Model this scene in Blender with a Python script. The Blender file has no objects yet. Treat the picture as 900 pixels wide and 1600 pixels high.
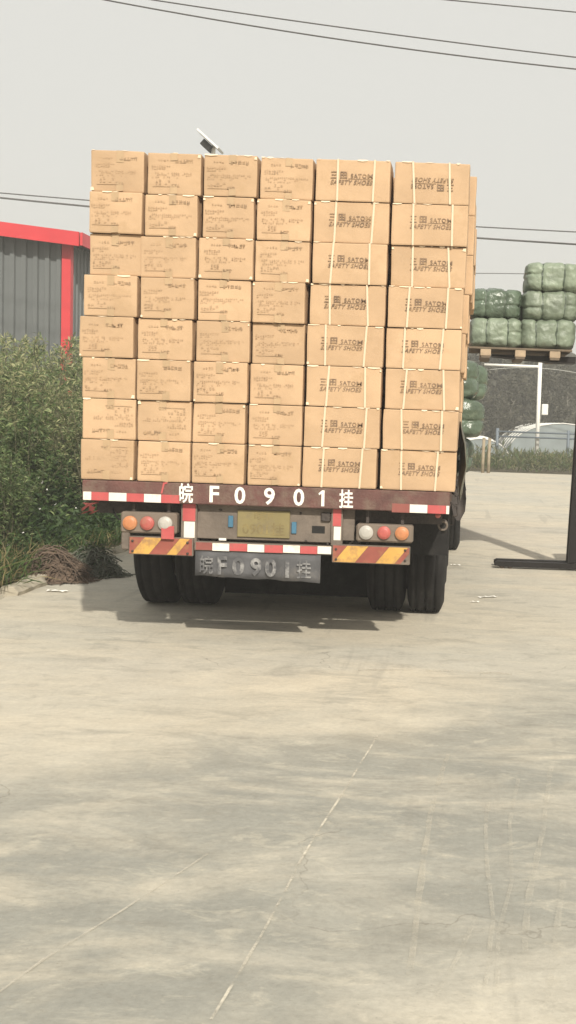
import bpy, math, random
import numpy as np
from mathutils import Vector, Matrix, noise as mnoise

scene = bpy.context.scene
COL = scene.collection
rad = math.radians
random.seed(7)
rng = np.random.default_rng(11)

# ------------------------------------------------------------------ camera
F, CX, CY = 1900.0, 720.0, 800.0        # focal length and principal point, in photo pixels (900 x 1600)
CAM_H, PITCH, ROLL = 1.594, rad(4.23), rad(2.0)
r_ = Vector((1, 0, 0)); u_ = Vector((0, math.sin(PITCH), math.cos(PITCH))); f_ = Vector((0, math.cos(PITCH), -math.sin(PITCH)))
XI = math.cos(ROLL) * r_ + math.sin(ROLL) * u_
UI = -math.sin(ROLL) * r_ + math.cos(ROLL) * u_
cam = bpy.data.cameras.new('camera'); cam_o = bpy.data.objects.new('camera', cam); COL.objects.link(cam_o)
cam.sensor_fit = 'VERTICAL'; cam.sensor_height = 24.0; cam.lens = F / 1600 * 24.0
cam.shift_x = (450 - CX) / 1600.0
cam.clip_start = 0.1; cam.clip_end = 3000
m3 = Matrix((XI, UI, -f_)).transposed()
cam_o.matrix_world = Matrix.Translation((0, 0, CAM_H)) @ m3.to_4x4()
scene.camera = cam_o

def ray(px, py): return f_ + XI * ((px - CX) / F) - UI * ((py - CY) / F)
def at_y(px, py, Y):
    d = ray(px, py); return Vector((0, 0, CAM_H)) + d * (Y / d.y)
def ground(px, py, z=0.0):
    d = ray(px, py); return Vector((0, 0, CAM_H)) + d * ((z - CAM_H) / d.z)

# ------------------------------------------------------------------ light
SUN_EL, SUN_AZ = rad(35.5), rad(17)       # sun behind the camera, a little to the right
world = bpy.data.worlds.new('World'); scene.world = world; world.use_nodes = True
nt = world.node_tree; nt.nodes.clear()
out = nt.nodes.new('ShaderNodeOutputWorld'); bg = nt.nodes.new('ShaderNodeBackground')
sky = nt.nodes.new('ShaderNodeTexSky'); sky.sky_type = 'NISHITA'; sky.sun_disc = False
sky.sun_elevation = SUN_EL; sky.sun_rotation = math.pi - SUN_AZ
sky.air_density = 1.0; sky.dust_density = 6.0; sky.ozone_density = 1.0; sky.altitude = 30
mixn = nt.nodes.new('ShaderNodeMix'); mixn.data_type = 'RGBA'
mixn.inputs['Factor'].default_value = 0.88
mixn.inputs[7].default_value = (7.15, 7.0, 6.45, 1)       # even pale haze that veils the blue
nt.links.new(sky.outputs[0], mixn.inputs[6]); nt.links.new(mixn.outputs[2], bg.inputs[0])
bg.inputs[1].default_value = 0.1
nt.links.new(bg.outputs[0], out.inputs[0])
sun = bpy.data.lights.new('sun', 'SUN'); sun.energy = 4.1; sun.angle = rad(1.2); sun.color = (1.0, 0.94, 0.83)
sun_o = bpy.data.objects.new('sun', sun); COL.objects.link(sun_o)
sdir = Vector((-math.sin(SUN_AZ) * math.cos(SUN_EL), math.cos(SUN_AZ) * math.cos(SUN_EL), -math.sin(SUN_EL)))
sun_o.rotation_euler = sdir.to_track_quat('-Z', 'Y').to_euler()
sun_o.location = (5, -10, 15)
scene.view_settings.view_transform = 'Standard'; scene.view_settings.look = 'None'
scene.view_settings.exposure = 0.25; scene.view_settings.gamma = 1.0
scene.view_settings.use_curve_mapping = False
scene.render.engine = 'CYCLES'
scene.cycles.use_denoising = True
scene.cycles.max_bounces = 6; scene.cycles.transparent_max_bounces = 12
scene.cycles.volume_bounces = 0; scene.cycles.volume_step_rate = 8

# ------------------------------------------------------------------ materials
def N(t, kind): return t.nodes.new(kind)
def mat(name, col, rough=0.7, var=0.12, scale=6.0, bump=0.0, bscale=40.0, metal=0.0, objrand=0.0, dirt=None, dirt_amt=0.5, dscale=5.0, spec=0.5, stretch=None):
    m = bpy.data.materials.new(name); m.use_nodes = True; t = m.node_tree; b = t.nodes['Principled BSDF']
    b.inputs['Roughness'].default_value = rough; b.inputs['Metallic'].default_value = metal
    b.inputs['Specular IOR Level'].default_value = spec
    tc = N(t, 'ShaderNodeTexCoord'); vec = tc.outputs['Object']
    if stretch:
        mp = N(t, 'ShaderNodeMapping'); mp.inputs['Scale'].default_value = stretch; t.links.new(vec, mp.inputs[0]); vec = mp.outputs[0]
    nz = N(t, 'ShaderNodeTexNoise'); nz.inputs['Scale'].default_value = scale; nz.inputs['Detail'].default_value = 6
    if objrand:
        oi = N(t, 'ShaderNodeObjectInfo'); ad = N(t, 'ShaderNodeVectorMath'); ad.operation = 'MULTIPLY_ADD'
        cb = N(t, 'ShaderNodeCombineXYZ'); 
        for i in range(3): t.links.new(oi.outputs['Random'], cb.inputs[i])
        t.links.new(cb.outputs[0], ad.inputs[0]); ad.inputs[1].default_value = (37, 51, 23); t.links.new(vec, ad.inputs[2]); vec = ad.outputs[0]
    t.links.new(vec, nz.inputs['Vector'])
    mr = N(t, 'ShaderNodeMapRange'); mr.inputs[1].default_value = 0.3; mr.inputs[2].default_value = 0.7
    mr.inputs[3].default_value = 1 - var; mr.inputs[4].default_value = 1 + var
    t.links.new(nz.outputs[0], mr.inputs[0]); val = mr.outputs[0]
    if objrand:
        m2 = N(t, 'ShaderNodeMapRange'); m2.inputs[3].default_value = 1 - objrand; m2.inputs[4].default_value = 1 + objrand
        t.links.new(oi.outputs['Random'], m2.inputs[0])
        mm = N(t, 'ShaderNodeMath'); mm.operation = 'MULTIPLY'; t.links.new(val, mm.inputs[0]); t.links.new(m2.outputs[0], mm.inputs[1]); val = mm.outputs[0]
    sc = N(t, 'ShaderNodeVectorMath'); sc.operation = 'SCALE'; sc.inputs[0].default_value = col[:3]; t.links.new(val, sc.inputs['Scale'])
    colout = sc.outputs[0]
    if dirt:
        dn = N(t, 'ShaderNodeTexNoise'); dn.inputs['Scale'].default_value = dscale; dn.inputs['Detail'].default_value = 8; dn.inputs['Roughness'].default_value = 0.7
        t.links.new(vec, dn.inputs['Vector'])
        dr = N(t, 'ShaderNodeMapRange'); dr.inputs[1].default_value = 0.62 - 0.3 * dirt_amt; dr.inputs[2].default_value = 0.78 - 0.3 * dirt_amt
        dr.inputs[4].default_value = min(1, 0.4 + dirt_amt); t.links.new(dn.outputs[0], dr.inputs[0])
        mx = N(t, 'ShaderNodeMix'); mx.data_type = 'RGBA'; t.links.new(dr.outputs[0], mx.inputs['Factor']); t.links.new(colout, mx.inputs[6])
        mx.inputs[7].default_value = (*dirt[:3], 1); colout = mx.outputs[2]
    t.links.new(colout, b.inputs['Base Color'])
    if bump:
        bn = N(t, 'ShaderNodeTexNoise'); bn.inputs['Scale'].default_value = bscale; bn.inputs['Detail'].default_value = 5; t.links.new(vec, bn.inputs['Vector'])
        bp = N(t, 'ShaderNodeBump'); bp.inputs['Strength'].default_value = bump; bp.inputs['Distance'].default_value = 0.02
        t.links.new(bn.outputs[0], bp.inputs['Height']); t.links.new(bp.outputs[0], b.inputs['Normal'])
    return m

def leaf_mat(name, col, trans=0.35, var=0.3):
    m = bpy.data.materials.new(name); m.use_nodes = True; t = m.node_tree; t.nodes.clear()
    o = N(t, 'ShaderNodeOutputMaterial'); d = N(t, 'ShaderNodeBsdfPrincipled'); tr = N(t, 'ShaderNodeBsdfTranslucent'); mx = N(t, 'ShaderNodeMixShader')
    d.inputs['Roughness'].default_value = 0.55; d.inputs['Specular IOR Level'].default_value = 0.35
    g = N(t, 'ShaderNodeNewGeometry'); mr = N(t, 'ShaderNodeMapRange'); mr.inputs[3].default_value = 1 - var; mr.inputs[4].default_value = 1 + var
    t.links.new(g.outputs['Random Per Island'], mr.inputs[0])
    sc = N(t, 'ShaderNodeVectorMath'); sc.operation = 'SCALE'; sc.inputs[0].default_value = col; t.links.new(mr.outputs[0], sc.inputs['Scale'])
    t.links.new(sc.outputs[0], d.inputs['Base Color']); t.links.new(sc.outputs[0], tr.inputs[0])
    mx.inputs[0].default_value = trans; t.links.new(d.outputs[0], mx.inputs[1]); t.links.new(tr.outputs[0], mx.inputs[2]); t.links.new(mx.outputs[0], o.inputs[0])
    return m

M = {}
M['card'] = mat('cardboard', (0.505, 0.345, 0.21), 0.8, 0.10, 3.5, bump=0.16, bscale=12, objrand=0.05, spec=0.25, dirt=(0.425, 0.285, 0.162), dirt_amt=0.30, dscale=4)
M['glint_scuff'] = mat('pale_glint_and_scuff', (0.80, 0.66, 0.47), 0.7, 0.1)  # pale tone painting the glints on carton edges, shared with scuffed corners
M['tape'] = mat('packing_tape', (0.44, 0.305, 0.175), 0.5, 0.08, 12, objrand=0.05)
M['film'] = mat('shiny_tape_film', (0.85, 0.78, 0.66), 0.15, 0.05)
M['strap'] = mat('white_strap', (0.66, 0.53, 0.375), 0.4, 0.05, 8)
M['ink'] = mat('dark_ink', (0.19, 0.125, 0.08), 0.8, 0.3, 30, objrand=0.1, dirt=(0.42, 0.27, 0.14), dirt_amt=0.45, dscale=35)
M['ink_faint'] = mat('faint_ink', (0.425, 0.288, 0.172), 0.8, 0.15, 30, objrand=0.1, dirt=(0.47, 0.325, 0.19), dirt_amt=0.5, dscale=30)
M['ink_head'] = mat('heading_ink', (0.31, 0.207, 0.122), 0.8, 0.25, 30, objrand=0.1, dirt=(0.45, 0.29, 0.15), dirt_amt=0.4, dscale=30)
M['frame'] = mat('rusty_red_steel', (0.115, 0.05, 0.042), 0.7, 0.3, 7, bump=0.25, bscale=60, dirt=(0.15, 0.10, 0.075), dirt_amt=0.55, dscale=6)
M['dark_steel'] = mat('dirty_dark_steel', (0.045, 0.036, 0.032), 0.75, 0.3, 8, bump=0.3, bscale=50, dirt=(0.09, 0.07, 0.055), dirt_amt=0.4)
M['panel'] = mat('dusty_grey_steel', (0.155, 0.125, 0.10), 0.7, 0.2, 6, bump=0.2, bscale=40, dirt=(0.10, 0.08, 0.065), dirt_amt=0.45, dscale=4)
M['deck'] = mat('worn_deck_wood', (0.16, 0.10, 0.07), 0.8, 0.3, 5)
M['rubber'] = mat('tyre_rubber', (0.016, 0.015, 0.0145), 0.9, 0.25, 10, bump=0.2, bscale=60, dirt=(0.028, 0.025, 0.021), dirt_amt=0.3, spec=.25)
M['rim'] = mat('dusty_rim_steel', (0.13, 0.10, 0.08), 0.6, 0.25, 8, metal=0.3)
M['white_paint'] = mat('white_lettering', (0.80, 0.77, 0.70), 0.6, 0.06, 20, dirt=(0.45, 0.36, 0.30), dirt_amt=0.12, dscale=14)
M['refl_white'] = mat('white_reflective_tape', (0.76, 0.72, 0.64), 0.45, 0.08, 12, dirt=(0.45, 0.37, 0.30), dirt_amt=0.32, dscale=12)
M['refl_red'] = mat('red_reflective_tape', (0.46, 0.085, 0.085), 0.45, 0.14, 12, dirt=(0.24, 0.10, 0.08), dirt_amt=0.34, dscale=12)
M['faded_red'] = mat('faded_red_tape', (0.26, 0.075, 0.06), 0.6, 0.2, 12, dirt=(0.16, 0.08, 0.06), dirt_amt=0.45, dscale=12)
M['faded_white'] = mat('ghost_lettering', (0.27, 0.265, 0.26), 0.7, 0.25, 20, dirt=(0.085, 0.085, 0.09), dirt_amt=0.78, dscale=14)
M['haz_yellow'] = mat('yellow_hazard_film', (0.56, 0.32, 0.075), 0.55, 0.15, 10, dirt=(0.27, 0.15, 0.075), dirt_amt=0.42, dscale=9)
M['haz_red'] = mat('red_hazard_film', (0.26, 0.07, 0.05), 0.55, 0.18, 10, dirt=(0.29, 0.15, 0.065), dirt_amt=0.38, dscale=9)
M['plate_yellow'] = mat('dusty_yellow_plate', (0.215, 0.175, 0.075), 0.6, 0.12, 8, dirt=(0.175, 0.14, 0.075), dirt_amt=0.5, dscale=7)
M['plate_ink'] = mat('worn_plate_ink', (0.175, 0.135, 0.06), 0.7, 0.2, 10, dirt=(0.25, 0.195, 0.075), dirt_amt=0.7, dscale=12)
M['blue'] = mat('blue_plastic', (0.055, 0.16, 0.25), 0.5, 0.1)
M['black'] = mat('black_hole', (0.012, 0.011, 0.010), 0.9, 0.1)
M['flap'] = mat('grey_rubber_flap', (0.085, 0.085, 0.09), 0.75, 0.25, 8, dirt=(0.14, 0.13, 0.12), dirt_amt=0.35)
M['lens_orange'] = mat('orange_lens', (0.50, 0.20, 0.085), 0.45, 0.12, 20, dirt=(0.40, 0.24, 0.13), dirt_amt=0.4)
M['lens_red'] = mat('red_lens', (0.42, 0.095, 0.08), 0.45, 0.12, 20, dirt=(0.30, 0.13, 0.09), dirt_amt=0.4)
M['lens_white'] = mat('clear_lens', (0.42, 0.40, 0.36), 0.4, 0.15, 20, dirt=(0.28, 0.25, 0.21), dirt_amt=0.4)
M['lamp_box'] = mat('dusty_lamp_housing', (0.17, 0.135, 0.105), 0.7, 0.15, 8)
M['bale'] = mat('green_bale_plastic', (0.195, 0.235, 0.17), 0.45, 0.25, 7, bump=0.5, bscale=26, objrand=0.15, dirt=(0.265, 0.305, 0.225), dirt_amt=0.35, dscale=8)
M['bale_dark'] = mat('dark_green_bale_plastic', (0.085, 0.115, 0.08), 0.22, 0.3, 7, bump=0.9, bscale=16, objrand=0.2, dirt=(0.2, 0.24, 0.17), dirt_amt=0.2, dscale=9)
M['bale_strap'] = mat('dark_green_strap', (0.05, 0.07, 0.045), 0.5, 0.1)
M['pallet'] = mat('raw_pallet_wood', (0.36, 0.27, 0.18), 0.8, 0.2, 12, objrand=0.12)
M['pallet_dark'] = mat('weathered_pallet_board', (0.14, 0.105, 0.07), 0.8, 0.2, 12)
M['stacker'] = mat('black_machine_paint', (0.010, 0.008, 0.0075), 0.6, 0.2, 8, dirt=(0.022, 0.016, 0.013), dirt_amt=0.25, spec=.25)
M['stacker_body'] = mat('orange_machine_paint', (0.55, 0.22, 0.03), 0.4, 0.1)
M['wall_sheet'] = mat('grey_profiled_sheet', (0.108, 0.118, 0.118), 0.5, 0.10, 0.6, metal=0.0, dirt=(0.125, 0.135, 0.135), dirt_amt=0.4, dscale=0.5, stretch=(1, 1, 0.25))
M['red_trim'] = mat('red_painted_trim', (0.56, 0.035, 0.045), 0.45, 0.08, 1.5)
M['roof_sheet'] = mat('pale_roof_sheet', (0.45, 0.45, 0.44), 0.5, 0.1, 1.0)
M['soil'] = mat('verge_soil', (0.12, 0.10, 0.06), 0.95, 0.3, 3, bump=0.6, bscale=12)
M['kerb'] = mat('broken_kerb_concrete', (0.42, 0.38, 0.30), 0.9, 0.2, 6, bump=0.5, bscale=18, dirt=(0.25, 0.22, 0.15), dirt_amt=0.35)
M['stem'] = mat('shrub_stem', (0.12, 0.115, 0.065), 0.8, 0.2, 10)
M['bark'] = mat('pale_bark', (0.15, 0.14, 0.115), 0.8, 0.3, 6)
M['dead'] = mat('dead_brown_stalks', (0.13, 0.092, 0.066), 0.9, 0.35, 12)
M['drygrey'] = mat('withered_grey_green_stalks', (0.115, 0.125, 0.095), 0.9, 0.35, 12)
M['white_steel'] = mat('white_painted_steel', (0.80, 0.79, 0.74), 0.5, 0.04, 3)
M['rail_blue'] = mat('grey_blue_rail', (0.14, 0.17, 0.20), 0.6, 0.1)
M['rust_post'] = mat('rust_stained_post', (0.30, 0.25, 0.17), 0.8, 0.3, 6, dirt=(0.17, 0.075, 0.04), dirt_amt=0.4, dscale=3)
M['tunnel'] = mat('milky_tunnel_film', (0.24, 0.275, 0.28), 0.4, 0.15, 1.5, bump=0.2, bscale=6)
M['cable'] = mat('dark_cable', (0.07, 0.068, 0.065), 0.7, 0.05)
M['cable_pale'] = mat('pale_cable', (0.45, 0.45, 0.42), 0.7, 0.05)
M['solar'] = mat('solar_cells', (0.02, 0.025, 0.05), 0.2, 0.1)
M['alu'] = mat('aluminium_frame', (0.75, 0.75, 0.73), 0.4, 0.03, metal=0.2)
M['paper'] = mat('white_scrap', (0.82, 0.80, 0.74), 0.7, 0.08)
M['cloth_red'] = mat('red_rag', (0.20, 0.04, 0.035), 0.8, 0.2)
M['sheet'] = mat('dusty_plastic_sheet', (0.13, 0.125, 0.095), 0.35, 0.25, 8, bump=0.6, bscale=14)
M['cab'] = mat('red_cab_paint', (0.30, 0.03, 0.03), 0.35, 0.1)
M['glass'] = mat('dark_glass', (0.02, 0.025, 0.028), 0.08, 0.05)
L_ = {
 'willow': leaf_mat('willow_leaf', (0.215, 0.265, 0.115)), 'willow2': leaf_mat('willow_leaf_pale', (0.36, 0.36, 0.19)), 'willow3': leaf_mat('willow_leaf_deep', (0.09, 0.14, 0.052)),
 'weed': leaf_mat('weed_leaf', (0.05, 0.092, 0.028)), 'weed2': leaf_mat('weed_leaf_deep', (0.034, 0.066, 0.024)), 'weed3': leaf_mat('weed_leaf_light', (0.085, 0.135, 0.042)),
 'dry': leaf_mat('dry_grass_blade', (0.27, 0.22, 0.11)), 'far': leaf_mat('far_leaf', (0.098, 0.096, 0.072)), 'far2': leaf_mat('far_leaf_pale', (0.118, 0.112, 0.083)),
 'petal': leaf_mat('white_petal', (0.75, 0.74, 0.70), 0.2, 0.1), 'strip': leaf_mat('strip_weed', (0.10, 0.12, 0.05)), 'strip2': leaf_mat('strip_weed_pale', (0.19, 0.185, 0.095)),
}

def concrete():
    m = bpy.data.materials.new('worn_concrete'); m.use_nodes = True; t = m.node_tree; b = t.nodes['Principled BSDF']
    tc = N(t, 'ShaderNodeTexCoord')
    def noise(scale, stretch=(1, 1, 1), detail=8, rough=0.6, dist=0.0, off=(0, 0, 0)):
        mp = N(t, 'ShaderNodeMapping'); mp.inputs['Scale'].default_value = stretch; mp.inputs['Location'].default_value = off
        t.links.new(tc.outputs['Object'], mp.inputs[0])
        n = N(t, 'ShaderNodeTexNoise'); n.inputs['Scale'].default_value = scale; n.inputs['Detail'].default_value = detail
        n.inputs['Roughness'].default_value = rough; n.inputs['Distortion'].default_value = dist; t.links.new(mp.outputs[0], n.inputs['Vector']); return n.outputs[0]
    def rng_(v, a, bb, c=0.0, d=1.0, smooth=True):
        r = N(t, 'ShaderNodeMapRange'); r.interpolation_type = 'SMOOTHSTEP' if smooth else 'LINEAR'
        for i, x in enumerate((a, bb, c, d)): r.inputs[i + 1].default_value = x
        t.links.new(v, r.inputs[0]); return r.outputs[0]
    def mth(op, a, bv):
        n = N(t, 'ShaderNodeMath'); n.operation = op
        for i, v in enumerate((a, bv)):
            if isinstance(v, (int, float)): n.inputs[i].default_value = v
            else: t.links.new(v, n.inputs[i])
        return n.outputs[0]
    def mix(fac, c1, c2):
        n = N(t, 'ShaderNodeMix'); n.data_type = 'RGBA'; t.links.new(fac, n.inputs['Factor'])
        for i, c in ((6, c1), (7, c2)):
            if isinstance(c, tuple): n.inputs[i].default_value = (*c, 1)
            else: t.links.new(c, n.inputs[i])
        return n.outputs[2]
    sep = N(t, 'ShaderNodeSeparateXYZ'); t.links.new(tc.outputs['Object'], sep.inputs[0])
    # a large grey stain in front of the truck with ragged edges, pale cement dust elsewhere
    edge = noise(0.55, (0.7, 1.0, 1), 8, 0.68, 0.8)
    w = mth('ADD', sep.outputs['Y'], mth('MULTIPLY', mth('SUBTRACT', edge, 0.5), 4.6))
    w = mth('SUBTRACT', w, mth('MULTIPLY', sep.outputs['X'], 0.75))
    stain = mth('MULTIPLY', rng_(w, 2.6, 4.0), rng_(w, 5.4, 7.9, 1, 0))
    blot = noise(1.25, (0.8, 1.5, 1), 9, 0.66, 0.5, (3.1, 1.7, 0))
    stain = mth('MULTIPLY', stain, rng_(blot, 0.34, 0.56, 0.30, 1))
    patch = noise(0.42, (0.8, 1.2, 1), 7, 0.62, 0.6, (11, 4, 0))
    base = mix(rng_(patch, 0.38, 0.62), (0.545, 0.492, 0.392), (0.475, 0.447, 0.378))
    base = mix(stain, base, (0.292, 0.287, 0.252))
    b2 = noise(1.5, (0.8, 1.7, 1), 10, 0.7, 0.7, (7, 9, 0))
    base = mix(mth('MULTIPLY', rng_(b2, 0.53, 0.66), 0.38), base, (0.56, 0.515, 0.42))
    base = mix(mth('MULTIPLY', rng_(b2, 0.47, 0.35), 0.42), base, (0.275, 0.262, 0.222))
    b3 = noise(5.0, (0.9, 1.5, 1), 10, 0.72, 0.6, (2, 31, 0))
    base = mix(mth('MULTIPLY', rng_(b3, 0.54, 0.66), 0.35), base, (0.60, 0.55, 0.44))
    base = mix(mth('MULTIPLY', rng_(b3, 0.46, 0.35), 0.35), base, (0.26, 0.245, 0.205))
    # faint rubber tracks running with the traffic
    trk = noise(1.9, (2.6, 0.16, 1), 5, 0.55, 0.25, (5, 0, 0))
    base = mix(mth('MULTIPLY', rng_(trk, 0.60, 0.70), 0.30), base, (0.27, 0.255, 0.22))
    # hairline cracks
    mpv = N(t, 'ShaderNodeMapping'); t.links.new(tc.outputs['Object'], mpv.inputs[0])
    wob = N(t, 'ShaderNodeTexNoise'); wob.inputs['Scale'].default_value = 2.2; wob.inputs['Detail'].default_value = 6; t.links.new(tc.outputs['Object'], wob.inputs['Vector'])
    wv = N(t, 'ShaderNodeVectorMath'); wv.operation = 'MULTIPLY_ADD'; t.links.new(wob.outputs['Color'], wv.inputs[0]); wv.inputs[1].default_value = (.7, .7, 0); t.links.new(mpv.outputs[0], wv.inputs[2])
    vo = N(t, 'ShaderNodeTexVoronoi'); vo.feature = 'DISTANCE_TO_EDGE'; vo.inputs['Scale'].default_value = 0.42; t.links.new(wv.outputs[0], vo.inputs['Vector'])
    crack = mth('MULTIPLY', rng_(vo.outputs['Distance'], 0.0, 0.0022, 1, 0), rng_(patch, 0.48, 0.58))
    base = mix(mth('MULTIPLY', crack, 0.45), base, (0.15, 0.135, 0.11))
    fine = noise(34, (1, 1, 1), 8, 0.75)
    grit = noise(75, (1, 1, 1), 3, 0.6, 0, (4, 4, 0))
    base = mix(mth('MULTIPLY', rng_(grit, 0.66, 0.72), 0.5), base, (0.18, 0.165, 0.14))
    v = rng_(fine, 0.25, 0.75, 0.84, 1.14, False)
    med = noise(3.5, (1, 1.4, 1), 6, 0.65, 0.2)
    v = mth('MULTIPLY', v, rng_(med, 0.3, 0.7, 0.90, 1.08, False))
    sc = N(t, 'ShaderNodeVectorMath'); sc.operation = 'SCALE'; t.links.new(base, sc.inputs[0]); t.links.new(v, sc.inputs['Scale'])
    t.links.new(sc.outputs[0], b.inputs['Base Color'])
    b.inputs['Roughness'].default_value = 0.85; b.inputs['Specular IOR Level'].default_value = 0.3
    bp = N(t, 'ShaderNodeBump'); bp.inputs['Strength'].default_value = 0.35; bp.inputs['Distance'].default_value = 0.01
    t.links.new(mth('ADD', fine, med), bp.inputs['Height']); t.links.new(bp.outputs[0], b.inputs['Normal'])
    return m
M['concrete'] = concrete()
def line_mat():
    m = bpy.data.materials.new('pale_scratch'); m.use_nodes = True; t = m.node_tree; b = t.nodes['Principled BSDF']
    b.inputs['Base Color'].default_value = (0.61, 0.565, 0.465, 1); b.inputs['Roughness'].default_value = 0.9
    tc = N(t, 'ShaderNodeTexCoord'); n = N(t, 'ShaderNodeTexNoise'); n.inputs['Scale'].default_value = 7; n.inputs['Detail'].default_value = 8; n.inputs['Roughness'].default_value = 0.75
    t.links.new(tc.outputs['Object'], n.inputs['Vector'])
    oi = N(t, 'ShaderNodeObjectInfo'); sp = N(t, 'ShaderNodeSeparateColor'); t.links.new(oi.outputs['Color'], sp.inputs[0])
    r = N(t, 'ShaderNodeMapRange'); r.inputs[1].default_value = 0.40; r.inputs[2].default_value = 0.62; t.links.new(n.outputs[0], r.inputs[0])
    t.links.new(sp.outputs[0], r.inputs[4]); t.links.new(r.outputs[0], b.inputs['Alpha']); return m
M['scratch'] = line_mat()

# ------------------------------------------------------------------ mesh helpers
class MB:
    def __init__(s): s.v = []; s.f = []; s.mi = []; s.sm = []
    def add(s, vs, fs, mi=0, smooth=False):
        o = len(s.v); s.v += [tuple(v) for v in vs]
        for f in fs: s.f.append([i + o for i in f]); s.mi.append(mi); s.sm.append(smooth)
        return s
    def box(s, c, d, mi=0, rot=None, bev=0.0):
        hx, hy, hz = d[0] / 2, d[1] / 2, d[2] / 2
        b = min(bev, hx * .45, hy * .45, hz * .45)
        if b <= 0:
            vs = [Vector((x, y, z)) for x in (-hx, hx) for y in (-hy, hy) for z in (-hz, hz)]
            fs = [(0, 1, 3, 2), (4, 6, 7, 5), (0, 4, 5, 1), (2, 3, 7, 6), (0, 2, 6, 4), (1, 5, 7, 3)]
        else:
            vs = []; idx = {}
            for sx in (-1, 1):
                for sy in (-1, 1):
                    for sz in (-1, 1):
                        for ax in range(3):
                            p = [sx * hx, sy * hy, sz * hz]
                            for k in range(3):
                                if k != ax: p[k] -= b * (sx, sy, sz)[k]
                            idx[(sx, sy, sz, ax)] = len(vs); vs.append(Vector(p))
            fs = []
            for ax in range(3):
                o1, o2 = (ax + 1) % 3, (ax + 2) % 3
                for sg in (-1, 1):
                    q = []
                    for a, c2 in ((-1, -1), (1, -1), (1, 1), (-1, 1)):
                        k = [0, 0, 0]; k[ax] = sg; k[o1] = a; k[o2] = c2; q.append(idx[(*k, ax)])
                    fs.append(q if sg > 0 else q[::-1])
                for a in (-1, 1):
                    for c2 in (-1, 1):
                        k1 = [0, 0, 0]; k2 = [0, 0, 0]
                        k1[o1] = k2[o1] = a; k1[o2] = k2[o2] = c2; k1[ax] = -1; k2[ax] = 1
                        q = [idx[(*k1, o1)], idx[(*k2, o1)], idx[(*k2, o2)], idx[(*k1, o2)]]
                        fs.append(q if a * c2 > 0 else q[::-1])
            for sx in (-1, 1):
                for sy in (-1, 1):
                    for sz in (-1, 1):
                        q = [idx[(sx, sy, sz, i)] for i in range(3)]
                        fs.append(q if sx * sy * sz > 0 else q[::-1])
        if rot is not None: vs = [rot @ v for v in vs]
        c = Vector(c); return s.add([v + c for v in vs], fs, mi)
    def tube(s, pts, rs, n=8, mi=0, cap=True, smooth=True):
        pts = [Vector(p) for p in pts]
        if not hasattr(rs, '__len__'): rs = [rs] * len(pts)
        vs = []; fs = []
        for i, p in enumerate(pts):
            d = (pts[min(i + 1, len(pts) - 1)] - pts[max(i - 1, 0)]).normalized()
            a = d.cross(Vector((0, 0, 1)) if abs(d.z) < .95 else Vector((1, 0, 0))).normalized(); b = d.cross(a)
            for k in range(n):
                t = 2 * math.pi * k / n; vs.append(p + (a * math.cos(t) + b * math.sin(t)) * rs[i])
        for i in range(len(pts) - 1):
            for k in range(n):
                k2 = (k + 1) % n; fs.append((i * n + k, i * n + k2, (i + 1) * n + k2, (i + 1) * n + k))
        s.add(vs, fs, mi, smooth)
        if cap:
            o = len(s.v) - len(vs)
            s.f.append([o + k for k in range(n)][::-1]); s.mi.append(mi); s.sm.append(False)
            s.f.append([o + (len(pts) - 1) * n + k for k in range(n)]); s.mi.append(mi); s.sm.append(False)
        return s
    def lathe(s, prof, axis='X', c=(0, 0, 0), n=32, mi=0, smooth=True):
        # prof: (along axis, radius)
        vs = []; fs = []; c = Vector(c)
        for (a, r) in prof:
            for k in range(n):
                t = 2 * math.pi * k / n; p, q = r * math.cos(t), r * math.sin(t)
                vs.append(c + {'X': Vector((a, p, q)), 'Y': Vector((q, a, p)), 'Z': Vector((p, q, a))}[axis])
        for i in range(len(prof) - 1):
            for k in range(n):
                k2 = (k + 1) % n; fs.append((i * n + k, i * n + k2, (i + 1) * n + k2, (i + 1) * n + k))
        return s.add(vs, fs, mi, smooth)
    def prism(s, poly, y0, y1, mi=0):
        # poly in (x, z), extruded along y
        n = len(poly); vs = [(x, y0, z) for x, z in poly] + [(x, y1, z) for x, z in poly]
        fs = [list(range(n)), list(range(n, 2 * n))[::-1]] + [(i, i + n, (i + 1) % n + n, (i + 1) % n) for i in range(n)]
        return s.add(vs, fs, mi)
    def mesh(s, me, mtx, mi=0):
        return s.add([mtx @ v.co for v in me.vertices], [list(p.vertices) for p in me.polygons], mi)
    def data(s, name, mats):
        me = bpy.data.meshes.new(name); me.from_pydata(s.v, [], s.f)
        for m in (mats if isinstance(mats, (list, tuple)) else [mats]): me.materials.append(M[m] if isinstance(m, str) else m)
        me.polygons.foreach_set('material_index', s.mi); me.polygons.foreach_set('use_smooth', s.sm); me.update(); return me
    def build(s, name, mats, parent=None, loc=None): return link(name, s.data(name, mats), parent, loc)

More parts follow.
